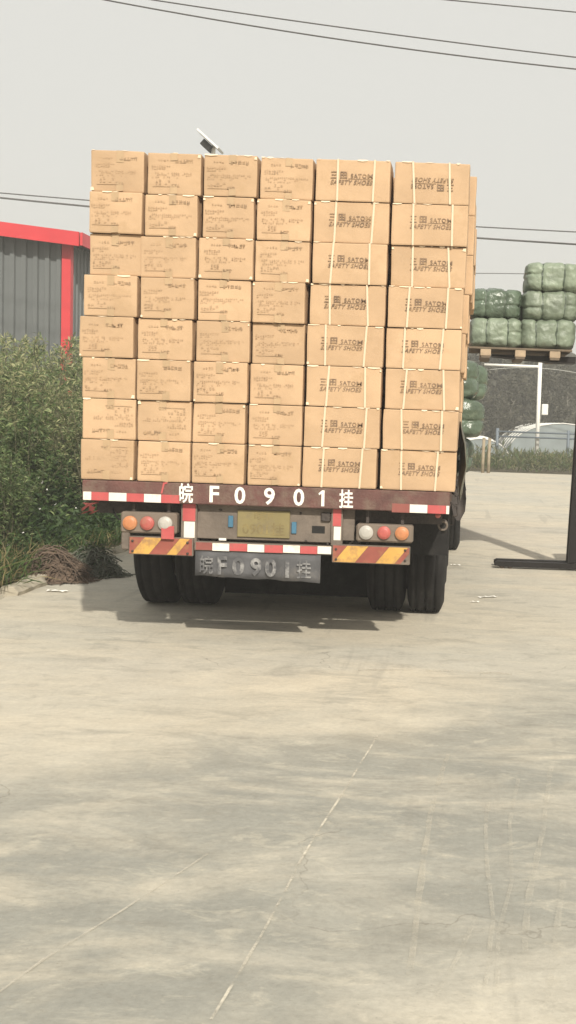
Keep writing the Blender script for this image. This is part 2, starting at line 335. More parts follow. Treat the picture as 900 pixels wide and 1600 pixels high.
def link(name, me, parent=None, loc=None):
    o = bpy.data.objects.new(name, me); COL.objects.link(o)
    if parent: o.parent = parent
    if loc is not None: o.location = loc
    return o
def empty(name, loc=(0, 0, 0), rz=0):
    o = bpy.data.objects.new(name, None); COL.objects.link(o); o.location = loc; o.rotation_euler = (0, 0, rz); o.empty_display_size = .2; return o
def tag(o, label, cat, group=None, kind=None):
    if label: o['label'] = label
    if cat: o['category'] = cat
    if group: o['group'] = group
    if kind: o['kind'] = kind
    return o
def struct(o): o['kind'] = 'structure'; return o
def copy_tree(o, parent=None):
    c = o.copy(); COL.objects.link(c); c.parent = parent
    for ch in list(o.children): copy_tree(ch, c)
    return c
_tc = {}
def text_mesh(body, size=1.0, bold=0.0, shear=0.0, spacing=1.0, sx=1.0):
    k = (body, size, bold, shear, spacing, sx)
    if k in _tc: return _tc[k]
    c = bpy.data.curves.new('lettering', 'FONT'); c.body = body; c.size = size; c.offset = bold; c.shear = shear; c.space_character = spacing
    c.resolution_u = 3; c.align_x = 'LEFT'
    o = bpy.data.objects.new('lettering', c); COL.objects.link(o); bpy.context.view_layer.update()
    me = bpy.data.meshes.new_from_object(o.evaluated_get(bpy.context.evaluated_depsgraph_get()))
    bpy.data.objects.remove(o); bpy.data.curves.remove(c)
    xs = [v.co.x for v in me.vertices]; ys = [v.co.y for v in me.vertices]
    cx, cy = (min(xs) + max(xs)) / 2, (min(ys) + max(ys)) / 2
    for v in me.vertices: v.co.x = (v.co.x - cx) * sx; v.co.y -= cy
    me['w'] = (max(xs) - min(xs)) * sx; me['h'] = max(ys) - min(ys)
    _tc[k] = me; return me
RX = Matrix.Rotation(math.pi / 2, 4, 'X')
def put_text(mb, body, w, h, x, z, y, mi=0, **kw):
    me = text_mesh(body, **kw)
    sx, sz = w / me['w'] if w else h / me['h'], h / me['h']
    mb.mesh(me, Matrix.Translation((x, y, z)) @ RX @ Matrix.Diagonal((sx, sz, 1, 1)), mi)
def put_one(mb, x, z, h, y):
    mb.add([(x + a * h, y, z + b * h) for a, b in ((-.03, -.5), (.16, -.5), (.16, .5), (.01, .5), (-.22, .30), (-.17, .19), (-.03, .28))], [(0, 1, 2, 3, 6), (3, 4, 5, 6)])
def clip_poly(poly, x0, x1, z0, z1):
    for (ax, v, sg) in ((0, x0, 1), (0, x1, -1), (1, z0, 1), (1, z1, -1)):
        out_ = []
        for i in range(len(poly)):
            a, b = poly[i], poly[(i + 1) % len(poly)]
            ia, ib = (a[ax] - v) * sg >= 0, (b[ax] - v) * sg >= 0
            if ia: out_.append(a)
            if ia != ib:
                t = (v - a[ax]) / (b[ax] - a[ax]); out_.append((a[0] + t * (b[0] - a[0]), a[1] + t * (b[1] - a[1])))
        poly = out_
        if not poly: return []
    return poly
def leaf_mesh(name, P, D, Lg, W, mats, droop=0.15, mats_w=None):
    n = len(P); D = D / np.linalg.norm(D, axis=1, keepdims=True)
    rv = rng.normal(size=(n, 3)); S = np.cross(D, rv); S /= np.linalg.norm(S, axis=1, keepdims=True) + 1e-9
    mid = P + D * (Lg * .45)[:, None]; tip = P + D * Lg[:, None]; tip[:, 2] -= droop * Lg
    V = np.empty((n, 4, 3)); V[:, 0] = P; V[:, 1] = mid + S * (W / 2)[:, None]; V[:, 2] = tip; V[:, 3] = mid - S * (W / 2)[:, None]
    me = bpy.data.meshes.new(name); me.vertices.add(4 * n); me.vertices.foreach_set('co', V.ravel())
    me.loops.add(4 * n); me.loops.foreach_set('vertex_index', np.arange(4 * n, dtype=np.int32))
    me.polygons.add(n); me.polygons.foreach_set('loop_start', np.arange(0, 4 * n, 4, dtype=np.int32))
    for m in mats: me.materials.append(L_[m])
    me.polygons.foreach_set('material_index', rng.choice(len(mats), size=n, p=mats_w).astype(np.int32))
    me.update(calc_edges=True); me.validate(); return me

# ------------------------------------------------------------------ the setting
ORD = ['first', 'second', 'third', 'fourth', 'fifth', 'sixth', 'seventh', 'eighth', 'ninth', 'tenth', 'eleventh', 'twelfth']
g = MB(); g.add([(-600, -60, -.03), (600, -60, -.03), (600, 1500, -.03), (-600, 1500, -.03)], [(0, 1, 2, 3)])
struct(g.build('ground', 'soil'))
KX = -3.83                                  # line of the kerb
yard = MB(); yard.add([(KX, -20, 0), (45, -20, 0), (45, 39.8, 0), (KX - .25, 39.8, 0)], [(0, 1, 2, 3)])
yard_o = struct(yard.build('yard', 'concrete'))
def strip(pts, w, strength, name='joint', z=0.004):
    mb = MB(); vs = []
    P = [Vector((p[0], p[1], z)) for p in pts]; Q = []
    for i in range(len(P) - 1):
        k = max(2, int((P[i + 1] - P[i]).length / .12))
        Q += [P[i].lerp(P[i + 1], j / k) for j in range(k)]
    Q.append(P[-1])
    for i, p in enumerate(Q):
        d = (Q[min(i + 1, len(Q) - 1)] - Q[max(i - 1, 0)]).normalized(); s = Vector((-d.y, d.x, 0))
        j = mnoise.noise(Vector((p.x * 3, p.y * 3, w * 50))) * w * .6
        ww = w * (.55 + .6 * abs(mnoise.noise(Vector((p.x * 5, p.y * 5, 3)))))
        vs += [p + s * (ww + j), p - s * (ww - j)]
    mb.add(vs, [(2 * i, 2 * i + 1, 2 * i + 3, 2 * i + 2) for i in range(len(Q) - 1)])
    o = mb.build(name, 'scratch', yard_o); o.color = (strength, strength, strength, 1); return o
def gp(*pix): return [ground(*p) for p in pix]
strip(gp((590, 1150), (535, 1240), (470, 1345), (410, 1462), (330, 1595)), 0.007, 1.0)
strip(gp((325, 1335), (190, 1425), (70, 1500), (-60, 1595)), 0.007, .6)
for k, (pp, w, s) in enumerate((
    (((700, 1180), (678, 1250), (662, 1330), (652, 1430), (638, 1530)), .016, .42),
    (((762, 1255), (757, 1300), (762, 1370), (772, 1440), (758, 1545)), .011, .36),
    (((810, 1220), (795, 1290), (800, 1380), (780, 1460), (775, 1560)), .011, .28),
    (((862, 1200), (850, 1290), (828, 1400), (820, 1500)), .016, .30),
    (((745, 1440), (715, 1500), (680, 1560)), .011, .32),
    (((880, 1380), (868, 1480), (855, 1590)), .016, .26))):
    strip(gp(*pp), w, s, 'tyre_scratch', z=.004 + .0015 * (k + 1))
strip(gp((560, 1046), (700, 1049), (800, 1053)), 0.05, .45, z=.004)
for D, s in ((23.7, .6), (18.6, .35), (30.5, .5), (15.9, .25)):
    strip([(-1.5, D), (8, D + .05), (20, D)], .05 if D > 20 else .03, s)
# verge: raised earth behind a broken kerb
vb = MB(); nx, ny = 26, 60; vs = []
for j in range(ny + 1):
    for i in range(nx + 1):
        x = KX - .12 - (i / nx) ** 1.5 * 26; y = 2 + j / ny * 90
        vs.append((x, y, .05 + min(.25, i * .03) + .09 * mnoise.noise(Vector((x * .8, y * .8, 0)))))
vb.add(vs, [(j * (nx + 1) + i, (j + 1) * (nx + 1) + i, (j + 1) * (nx + 1) + i + 1, j * (nx + 1) + i + 1) for j in range(ny) for i in range(nx)], 0, True)
struct(vb.build('verge', 'soil'))
kerb_root = struct(empty('kerb', (KX, 9, 0)))
y = 5.0
while y < 24:
    ln = random.uniform(.45, .95)
    kb = MB(); nseg = 6; h = random.uniform(.03, .075); w = random.uniform(.11, .17)
    pr = []
    for i in range(nseg + 1):
        t = i / nseg; jj = lambda a: random.uniform(-a, a)
        pr.append([(-w / 2 + jj(.015), t * ln, -.03), (-w / 2 + jj(.02), t * ln, h + jj(.015)), (-.2 * w, t * ln, h + .012 + jj(.012)), (w / 2 - .03 + jj(.015), t * ln, h + jj(.014)), (w / 2 + jj(.015), t * ln, h - .035 + jj(.015)), (w / 2 + jj(.012), t * ln, -.03)])
    fl = [p for q in pr for p in q]; k = 6
    kb.add(fl, [(i * k + a, i * k + (a + 1) % k, (i + 1) * k + (a + 1) % k, (i + 1) * k + a) for i in range(nseg) for a in range(k)] + [tuple(range(k))[::-1], tuple(nseg * k + a for a in range(k))])
    o = kb.build('kerb_stone', 'kerb', kerb_root, (random.uniform(-.04, .04), y - 9, random.uniform(-.02, .01))); o.rotation_euler = (random.uniform(-.03, .03), random.uniform(-.06, .06), random.uniform(-.07, .07))
    y += ln + random.uniform(.01, .07)

# ------------------------------------------------------------------ warehouse on the left
WD = 29.5
wc = at_y(105, 470, WD); WX = wc.x
WZ = at_y(128, 375, WD).z
wh = empty('warehouse', (WX, WD, 0))
tag(wh, 'grey profiled metal warehouse with red roof trim and red corner post', 'warehouse')
SL = math.tan(rad(5.4)); WLEN, WWID = 34.0, 22.0
prof = []
pitch = .28
for i in range(3):
    x = i * pitch; prof += [(x, 0), (x + .13, 0), (x + .155, -.065), (x + .255, -.065)]
prof.append((3 * pitch, 0))
def sheet(h0, h1):
    mb = MB(); n = len(prof); wd = 3 * pitch
    vs = [(x, y, 0) for x, y in prof] + [(x, y, h0 + (h1 - h0) * x / wd) for x, y in prof]
    mb.add(vs, [(i, i + 1, n + i + 1, n + i) for i in range(n - 1)]); return mb
nsh = int(WWID / (3 * pitch))
for i in range(nsh):
    xr = -.12 - i * 3 * pitch
    xl = xr - 3 * pitch; hz = lambda x: WZ - .08 + min(-x, 11 - abs(-x - 11)) * SL if -x < 11 else WZ - .08 + (22 + x) * SL
    o = sheet(hz(xl), hz(xr)).build('wall_panel', 'wall_sheet', wh, (xl, .002 * (i % 2), 0))
for i in range(14):
    o = sheet(WZ - .1, WZ - .1).build('wall_panel', 'wall_sheet', wh, (.0, .14 + i * 3 * pitch, 0)); o.rotation_euler = (0, 0, math.pi / 2)
mb = MB(); mb.box((.02, 14 * .42 + .14, (WZ - .12) / 2), (.02, 14 * .84, WZ - .12)); mb.box((0.02, 23, (WZ - .12) / 2), (.06, 22, WZ - .12)); mb.box((-11, WLEN, WZ / 2), (22, .1, WZ)); mb.box((-21.9, WLEN / 2, WZ / 2), (.1, WLEN, WZ)); mb.build('rear_wall', 'wall_sheet', wh)
mb = MB(); mb.box((0, 0, WZ / 2 - .03), (.22, .22, WZ - .1), bev=.01); mb.build('corner_post', 'red_trim', wh)
mb = MB(); e0, e1 = .42, -11
def rz(x): return WZ + .10 - x * SL
mb.prism([(e0, rz(e0) - .27), (e0, rz(e0) + .06), (e1, rz(e1) + .06), (e1, rz(e1) - .27)], -.50, -.44)
mb.prism([(e1 - .003, rz(e1) - .27), (e1 - .003, rz(e1) + .06), (-22.4, rz(e0) + .06), (-22.4, rz(e0) - .27)], -.50, -.44)
mb.build('fascia', 'red_trim', wh)
mb = MB(); mb.box((.47, WLEN / 2 - .5, rz(e0) - .10), (.06, WLEN - .05, .30)); mb.build('eave_gutter', 'red_trim', wh)
mb = MB()
mb.prism([(e0 - .01, rz(e0) - .03), (e0 - .01, rz(e0) + .05), (e1, rz(e1) + .05), (e1, rz(e1) - .03)], -.43, WLEN + .4)
mb.prism([(e1 - .003, rz(e1) - .03), (e1 - .003, rz(e1) + .05), (-22.3, rz(e0) + .05), (-22.3, rz(e0) - .03)], -.43, WLEN + .4)
mb.build('roof', 'roof_sheet', wh)

# ------------------------------------------------------------------ trailer
TY = 8.26
pl, pr_ = at_y(128, 771, TY), at_y(702, 797, TY)
TX = (pl.x + pr_.x) / 2; HW = (pr_.x - pl.x) / 2
def loc(px, py, dy=0.0):
    p = at_y(px, py, TY + dy); return Vector((p.x - TX, dy, p.z))
ZB1 = loc(310, 756).z; ZB0 = loc(310, 788).z           # rear beam
BED = ZB1 + .004
PX = 1 / 230.0
tr = empty('semi_trailer', (TX, TY, 0))
tag(tr, 'rusty flatbed semi-trailer carrying the stacked cartons, white lettering on its rear beam', 'trailer')
TL = 8.6
mb = MB(); mb.box((0, .04, (ZB0 + ZB1) / 2), (2 * HW, .08, ZB1 - ZB0), bev=.006)
beam = mb.build('rear_beam', 'frame', tr)
for x0, x1, c in ((130, 143, 'w'), (143, 170, 'r'), (170, 198, 'w'), (198, 225, 'r'), (225, 252, 'w'), (252, 281, 'r'), (612, 640, 'f'), (640, 668, 'w'), (668, 697, 'r'), (697, 702, 'w')):
    yc = 774.5 + (x0 + x1 - 273) / 2 * .0395
    a, b = loc(x0, yc), loc(x1, yc)
    mb = MB(); mb.box(((a.x + b.x) / 2, -.0025, (a.z + b.z) / 2 ), (b.x - a.x - .002, .003, .056 if c != 'f' else .06))
    mb.build('reflective_strip', {'w': 'refl_white', 'r': 'refl_red', 'f': 'faded_red'}[c], beam)
for ch, x, y_, w, h in (('皖', 291, 770.5, 22, 31), ('F', 335, 772, 15, 26), ('0', 375, 774, 17, 27), ('9', 421, 775.5, 17, 27), ('0', 467, 777, 17, 27), ('1', 503, 778.5, 0, 25), ('挂', 541, 779.5, 22, 29)):
    mb = MB(); p = loc(x, y_); (put_text(mb, ch, w * PX, h * PX, p.x, p.z, -.004, bold=.022 if ord(ch) < 200 else .02) if w else put_one(mb, p.x, p.z, h * PX, -.004)); mb.build('letter', 'white_paint', beam)['kind'] = 'stuff'
mb = MB(); p = loc(256, 762)
mb.add([(p.x - .02, -.006, p.z - .04), (p.x - .004, -.005, p.z + .035), (p.x + .025, -.006, p.z + .04), (p.x + .022, -.005, p.z + .028), (p.x + .006, -.005, p.z + .024), (p.x - .008, -.006, p.z - .04)], [(0, 5, 4, 3, 2, 1)]); mb.build('red_tape_scrap', 'refl_red', beam)
# deck, rails, main beams
nb = 9
for i in range(nb):
    w = 2 * HW / nb; mb = MB(); mb.box((-HW + w * (i + .5), .09 + TL / 2, BED - .022), (w - .006, TL - .02, .04)); mb.build('deck_plank', 'deck', tr)
for s in (-1, 1):
    mb = MB(); mb.box((s * (HW - .03), .085 + TL / 2, ZB0 + .045), (.06, TL, .09)); mb.box((s * (HW - .045), .086 + TL / 2, ZB0 - .005), (.09, TL, .012))
    mb.build('side_rail', 'frame', tr)
    mb = MB(); zt = ZB0 + .06
    mb.box((s * .48, TL / 2 + .1, zt - .17), (.02, TL, .30)); mb.box((s * .48, TL / 2 + .1, zt - .01), (.14, TL, .02)); mb.box((s * .48, TL / 2 + .1, zt - .33), (.14, TL, .02))
    mb.build('main_beam', 'dark_steel', tr)
for i in range(9):
    mb = MB(); mb.box((0, .5 + i * .98, ZB0 + .02), (2 * HW - .13, .07, .06)); mb.build('cross_member', 'dark_steel', tr)
mb = MB(); mb.box((0, TL + .11, BED + .55), (2 * HW, .06, 1.1), bev=.01); mb.build('headboard', 'frame', tr)
# hooks along the rails
for s in (-1, 1):
    for i in range(7):
        mb = MB(); yy = .35 + i * 1.2; mb.tube([(s * HW, yy, ZB0 + .05), (s * (HW + .05), yy, ZB0 + .02), (s * (HW + .055), yy, ZB0 - .04), (s * (HW + .02), yy, ZB0 - .05)], .008, 6); mb.build('rope_hook', 'dark_steel', tr)
# wheels
def wheel_protos():
    R, w = .505, .285; pf = [(-w / 2 + .02, .29), (-w / 2, .34), (-w / 2 - .008, .42), (-w / 2 + .012, R - .03), (-w / 2 + .028, R)]
    for gx in (-.075, 0, .075): pf += [(gx - .011, R + .003), (gx - .008, R - .014), (gx + .008, R - .014), (gx + .011, R + .003)]
    pf += [(w / 2 - .028, R), (w / 2 - .012, R - .03), (w / 2 + .008, .42), (w / 2, .34), (w / 2 - .02, .29)]
    t = MB(); t.lathe(pf, 'X', n=56)
    r = MB(); r.lathe([(-.12, .29), (-.11, .27), (.02, .26), (.03, .16), (.06, .15), (.06, 0.001)], 'X', n=32)
    for k in range(8):
        a = 2 * math.pi * k / 8; r.lathe([(.03, .014), (.055, .014), (.055, .001)], 'X', (0, .2 * math.cos(a), .2 * math.sin(a)), 6)
    return t.data('tyre', 'rubber'), r.data('rim', 'rim')
TYRE, RIM = wheel_protos()
def wheel(parent, x, yy, side):
    w = empty('wheel', (x, yy, .506)); w.parent = parent
    if side < 0: w.rotation_euler = (0, 0, math.pi)
    link('tyre', TYRE, w); link('rim', RIM, w)
TYC = 1.90
for i in range(3):
    yy = TYC + 1.31 * i
    mb = MB(); mb.tube([(-1.0, yy, .506), (1.0, yy, .506)], .065, 12); mb.box((0, yy, .506), (1.0, .13, .13)); mb.build('axle', 'dark_steel', tr)
    for s in (-1, 1):
        wheel(tr, s * 1.105 - .04, yy, s); wheel(tr, s * .775 - .04, yy, -s)
        mb = MB(); mb.box((s * .48, yy, .66), (.09, 1.0, .06)); mb.box((s * .48, yy, .60), (.09, .7, .05)); mb.build('leaf_spring', 'dark_steel', tr)
for s in (-1, 1):
    mb = MB(); mb.box((s * .6, 6.0, .55), (.12, .12, .75)); mb.box((s * .6, 6.0, .15), (.26, .26, .04)); mb.build('landing_leg', 'dark_steel', tr)
    mb = MB(); mb.box((s * .94, 1.02, .74), (.60, .012, .34)); mb.build('mud_flap', 'rubber', tr)
MB().box((0, 5.12, .42), (2.2, .015, .66)).build('added_shade_sheet', 'rubber', tr)  # added dark sheet so the view under the trailer reads black
MB().box((-.04, TYC + .1, .46), (1.22, .015, .76)).build('added_inner_shade_sheet', 'rubber', tr)  # added dark sheet standing in for the shade between the inner wheels
MB().lathe([(-.5, .001), (-.5, .14), (.5, .14), (.5, .001)], 'X', (0, 2.55, .52), 20).build('air_tank', 'dark_steel', tr)
mb = MB(); mb.box((HW - .2, 5.55, .66), (.42, .9, .42), bev=.02); mb.build('tool_box', 'dark_steel', tr)
# ---- rear end fittings
def lamp_cluster(x0, x1, y0, y1, lamps, extra=None):
    a, b = loc(x0, y0, .03), loc(x1, y1, .03)
    cx, cz = (a.x + b.x) / 2, (a.z + b.z) / 2
    root = MB().box((cx, .07, cz), (b.x - a.x, .10, a.z - b.z), bev=.012).build('lamp_panel', 'lamp_box', tr)
    for lx, ly, lr, c in lamps:
        p = loc(lx, ly, .01); q = lr * PX
        MB().lathe([(.018, q * 1.16), (.0, q * 1.16), (-.004, q * 1.06), (-.003, q), (-.008, q * .94), (-.011, q * .6), (-.012, .0008)], 'Y', (p.x, 0.003, p.z), 24).build('lamp', 'lens_' + c, root)
    return root
lp = lamp_cluster(189, 276, 799, 835, ((203, 817, 9.6, 'orange'), (230, 817.5, 9.4, 'red'), (258, 818, 9.6, 'white')))
p = loc(262, 830); MB().box((p.x, .0, p.z - .01), (.088, .012, .09), bev=.004).build('square_reflector', 'refl_red', lp)
lamp_cluster(557, 645, 818, 849, ((572, 832, 9.6, 'white'), (600, 832.5, 9, 'red'), (628, 833.5, 9.3, 'orange')))
for s in (-1, 1):                           # hangers of the lamp panels
    for dx in (-.12, .12):
        xx = (loc(232, 800).x if s < 0 else loc(601, 800).x) + dx; MB().box((xx, .09, (ZB0 + loc(430, 805).z) / 2), (.02, .03, ZB0 - loc(430, 822).z)).build('lamp_hanger', 'dark_steel', tr)
MB().box((0, .2, ZB0 - .05), (2 * HW - .1, .05, .09)).build('inner_beam', 'dark_steel', tr)
a, b = loc(300, 790, .06), loc(522, 856, .06)
cp = MB().box(((a.x + b.x) / 2, .10, (ZB0 + b.z + .03) / 2), (b.x - a.x, .04, ZB0 - b.z - .032), bev=.004).build('centre_panel', 'panel', tr)
zc = lambda y_, x=410: loc(x, y_, .06).z
a, b = loc(371, 796, .06), loc(452, 841, .06)
plate = MB().box(((a.x + b.x) / 2, .072, (a.z + b.z) / 2 - .003), (b.x - a.x, .012, a.z - b.z), bev=.004).build('licence_plate', 'plate_yellow', tr)
mb = MB(); put_text(mb, '皖F', .13, .062, (a.x + b.x) / 2, (a.z + b.z) / 2 + .055, .0645, bold=.01); put_text(mb, '0901挂', .29, .088, (a.x + b.x) / 2, (a.z + b.z) / 2 - .035, .0645, bold=.015); mb.build('plate_lettering', 'plate_ink', plate)['kind'] = 'stuff'
for x_, y_ in ((360, 815), (459, 825)):
    p = loc(x_, y_, .06); MB().box((p.x, .073, p.z), (.034, .014, .08), bev=.003).build('blue_reflector', 'blue', cp)
p = loc(497, 828, .06); MB().box((p.x, .0805, p.z), (.088, .006, .05)).build('cable_hole', 'black', cp)
p = loc(509, 808, .06); MB().box((p.x, .07, p.z), (.065, .03, .06), bev=.006).build('junction_box', 'dark_steel', cp)
p = loc(347, 843, .06); MB().box((p.x, .077, p.z), (.05, .006, .016)).build('paint_mark', 'white_paint', cp)
for xa, wd in ((294, 20), (526, 13)):
    p = loc(xa, 815, .03)
    zt, zm, zb = ZB0 - .002, loc(xa, 815 + (8 if xa > 400 else 0), .03).z, loc(xa, 841 + (4 if xa > 400 else 0), .03).z
    root = MB().box((p.x, .085, (zt + zb) / 2 - .02), (wd * PX + .02, .06, zt - zb + .03)).build('bumper_bracket', 'panel', tr)
    MB().box((p.x, .053, (zt + zm) / 2), (wd * PX, .003, zt - zm - .004)).build('reflective_strip', 'refl_red', root)
    MB().box((p.x + .004, .053, (zm + zb) / 2), (wd * PX * .85, .003, zm - zb - .004)).build('reflective_strip', 'refl_white', root)
p = loc(553, 815, .1); MB().box((p.x - .06, .12, loc(545, 820).z + .0), (.13, .03, .24), bev=.004).build('gusset', 'panel', tr)
# bumper with hazard boards
def hazard(x0, x1, ya, yb, first, stripes, yoff=.02):
    a, b = loc(x0, ya, yoff), loc(x1, yb, yoff)
    yc = loc((x0 + x1) / 2, (ya + yb) / 2, yoff).z; hh = .125
    root = MB().box(((a.x + b.x) / 2, yoff + .03, yc), (b.x - a.x, .05, hh), bev=.004).build('hazard_board', 'panel', tr)
    X0, X1 = a.x + .006, b.x - .006; W = X1 - X0
    for t0, t1, c in stripes:
        k = .10
        po = clip_poly([(X0 + t0 * W, yc - hh / 2), (X0 + t0 * W + k, yc + hh / 2), (X0 + t1 * W + k, yc + hh / 2), (X0 + t1 * W, yc - hh / 2)], X0, X1, yc - hh / 2 + .006, yc + hh / 2 - .006)
        if len(po) > 2: MB().prism(po[::-1], yoff + .0022, yoff + .0045).build('hazard_stripe', 'haz_' + c, root)
    return root
hazard(201, 301, 840, 867, 0, [(-.4, .02, 'red'), (.02, .30, 'yellow'), (.305, .58, 'red'), (.585, .74, 'yellow'), (.745, 1.0, 'red')])
hazard(519, 640, 852, 882, 0, [(-.3, .0, 'red'), (.005, .28, 'yellow'), (.285, .55, 'red'), (.555, .80, 'yellow'), (.805, .88, 'red')])
a, b = loc(302, 858, .02), loc(518, 860, .02)
zz = (loc(302, 853).z + loc(518, 862).z) / 2
bar = MB().box(((a.x + b.x) / 2, .065, zz), (b.x - a.x - .004, .06, .062), bev=.004).build('bumper_bar', 'panel', tr)
segs = [(304, 330, 'faded_red'), (330, 357, 'refl_white'), (357, 385, 'refl_red'), (385, 412, 'refl_white'), (412, 441, 'refl_red'), (441, 468, 'refl_white'), (468, 495, 'refl_red'), (495, 517, 'refl_white')]
for x0, x1, c in segs:
    u, v = loc(x0, 858), loc(x1, 858); MB().box(((u.x + v.x) / 2, .0325, zz + random.uniform(-.002, .002)), (v.x - u.x - .003, .004, .052)).build('reflective_strip', c, bar)
p = loc(194, 846); MB().box((p.x, .06, p.z), (.058, .07, .12), bev=.008).build('bumper_end', 'panel', tr)
# hanging rubber flap with worn number
a, b = loc(303, 866), loc(498, 908)
nxg = 14; mb = MB(); vs = []
zt, zb = zz - .032, zz - .032 - 40 * PX
for j in range(5):
    for i in range(nxg + 1):
        x = a.x + (b.x - a.x) * i / nxg; t = j / 4
        vs.append((x + .004 * math.sin(i), .045 + .012 * math.sin(i * .9) * t, zt + (zb - zt) * t - .02 * t * (i / nxg) + .004 * math.sin(i * 1.7) * t))
mb.add(vs, [(j * (nxg + 1) + i, (j + 1) * (nxg + 1) + i, (j + 1) * (nxg + 1) + i + 1, j * (nxg + 1) + i + 1) for j in range(4) for i in range(nxg)], 0, True)
flap = mb.build('number_flap', 'flap', tr)
sd = flap.modifiers.new('thick', 'SOLIDIFY'); sd.thickness = .008; sd.offset = -1
for ch, x, w in (('皖', 321, 21), ('F', 346, 15), ('0', 371, 19), ('9', 399, 18), ('0', 422, 18), ('1', 448, 0), ('挂', 474, 23)):
    mb = MB(); p = loc(x, 886); put_text(mb, ch, w * PX, 29 * PX, p.x, (zt + zb) / 2 - .006 - .012 * (x - 303) / 195, .027, bold=.03 if ord(ch) < 200 else .012); mb.build('letter', 'faded_white', flap)['kind'] = 'stuff'
p = loc(692, 821, .3); MB().lathe([(0, .022), (-.03, .022), (-.035, .036), (0, .038), (.2, .03)], 'Y', (p.x, .3, p.z), 16).build('side_marker_pipe', 'panel', tr)
MB().lathe([(-.025, .024), (-.026, .001)], 'Y', (p.x, .3, p.z), 16).build('pipe_mouth', 'black', tr)
for x_, y_ in ((172, 801), (430, 800)):
    pass
rag = MB()
for k in range(6):
    p = loc(random.uniform(128, 152), random.uniform(785, 800)); d = Vector((random.uniform(-.05, .05), random.uniform(-.01, .02), -random.uniform(.02, .05)))
    q = Vector((p.x, .02, p.z)); n = Vector((random.uniform(.01, .025), .006, random.uniform(-.005, .01)))
    rag.add([q - n, q + n, q + d + n * .7, q + d - n * .7], [(0, 1, 2, 3)])
rag.tube([loc(128, 796, .03), loc(140, 788, .03), loc(154, 784, .03)], .008, 5)
rag.build('red_rag', 'cloth_red', tr)
p = loc(684, 806, .0); MB().lathe([(0, .02), (-.012, .016), (-.016, .001)], 'Y', (p.x, .05, p.z), 12).build('small_red_lamp', 'lens_red', tr)

for xa, ya, xb, yb_ in ((282, 800, 300, 838), (548, 806, 560, 824), (176, 795, 190, 806)):
    a, b = loc(xa, ya, .13), loc(xb, yb_, .13); m_ = (a + b) / 2 + Vector((.015, 0, -.05))
    MB().tube([a, (a + m_) / 2 + Vector((0, 0, -.012)), m_, (b + m_) / 2 + Vector((.004, 0, -.012)), b], .006, 6).build('lamp_cable', 'black', tr)
bolt = MB().lathe([(.0, .009), (-.006, .009), (-.007, .001)], 'Y', n=6).data('bolt', 'dark_steel')
for x_, y_ in ((207, 845), (207, 861), (293, 848), (293, 865), (525, 858), (525, 874), (633, 860), (633, 876)):
    p = loc(x_, y_, .02); link('bolt', bolt, tr, (p.x, .0215, p.z))
for x_, y_ in ((310, 797), (310, 845), (512, 850), (470, 802), (345, 797), (478, 845)):
    p = loc(x_, y_, .08); link('bolt', bolt, tr, (p.x, .079, p.z))

# ------------------------------------------------------------------ tractor unit in front of the trailer
tu = empty('tractor_unit', (TX + .06, TY + 6.2, 0))
tag(tu, 'red truck tractor in front of the loaded trailer, mostly hidden by it', 'truck')
for s in (-1, 1):
    MB().box((s * .4, 2.3, .78), (.09, 5.8, .24)).build('chassis_beam', 'dark_steel', tu)
    wheel(tu, s * 1.12, .75, s); wheel(tu, s * .79, .75, -s); wheel(tu, s * 1.08, 4.1, s)
    mb = MB(); mb.tube([(s * 1.12, .75 + .62 * math.cos(t), .506 + .62 * math.sin(t)) for t in (0.2, .7, 1.2, 1.57, 2, 2.4, 2.95)], .012, 4); 
    for i in range(6):
        t0, t1 = .2 + i * .458, .2 + (i + 1) * .458
        mb.add([(s * 1.12 + dx, .75 + .6 * math.cos(t), .506 + .6 * math.sin(t)) for t in (t0, t1) for dx in (-.3, .14 if s > 0 else -.14 + .3)], [(0, 1, 3, 2)])
    mb.build('mudguard', 'dark_steel', tu)
    mb = MB(); mb.lathe([(0, .001), (0, .3), (.9, .3), (.9, .001)], 'Y', (s * .95, 1.9, .72), 24); mb.build('fuel_tank', 'rim', tu)
mb = MB(); cabp = [(-1.24, 1.0), (-1.24, 2.75), (-1.1, 3.05), (1.1, 3.05), (1.24, 2.75), (1.24, 1.0)]
mb.prism(cabp, 3.2, 5.3); cabo = mb.build('cab', 'cab', tu)
bv = cabo.modifiers.new('bevel', 'BEVEL'); bv.width = .08; bv.segments = 3
MB().box((0, 5.305, 2.2), (2.2, .02, .8), bev=.05).build('windscreen', 'glass', tu)
for s in (-1, 1):
    MB().box((s * 1.242, 4.7, 2.15), (.02, .85, .65)).build('side_window', 'glass', tu)
    mb = MB(); mb.box((s * 1.42, 5.25, 2.2), (.06, .1, .45)); mb.tube([(s * 1.24, 5.2, 2.45), (s * 1.42, 5.25, 2.45)], .012, 6); mb.build('mirror', 'black', tu)
MB().box((0, 4.2, .75), (2.3, 2.1, .45), bev=.04).build('bumper', 'cab', tu)

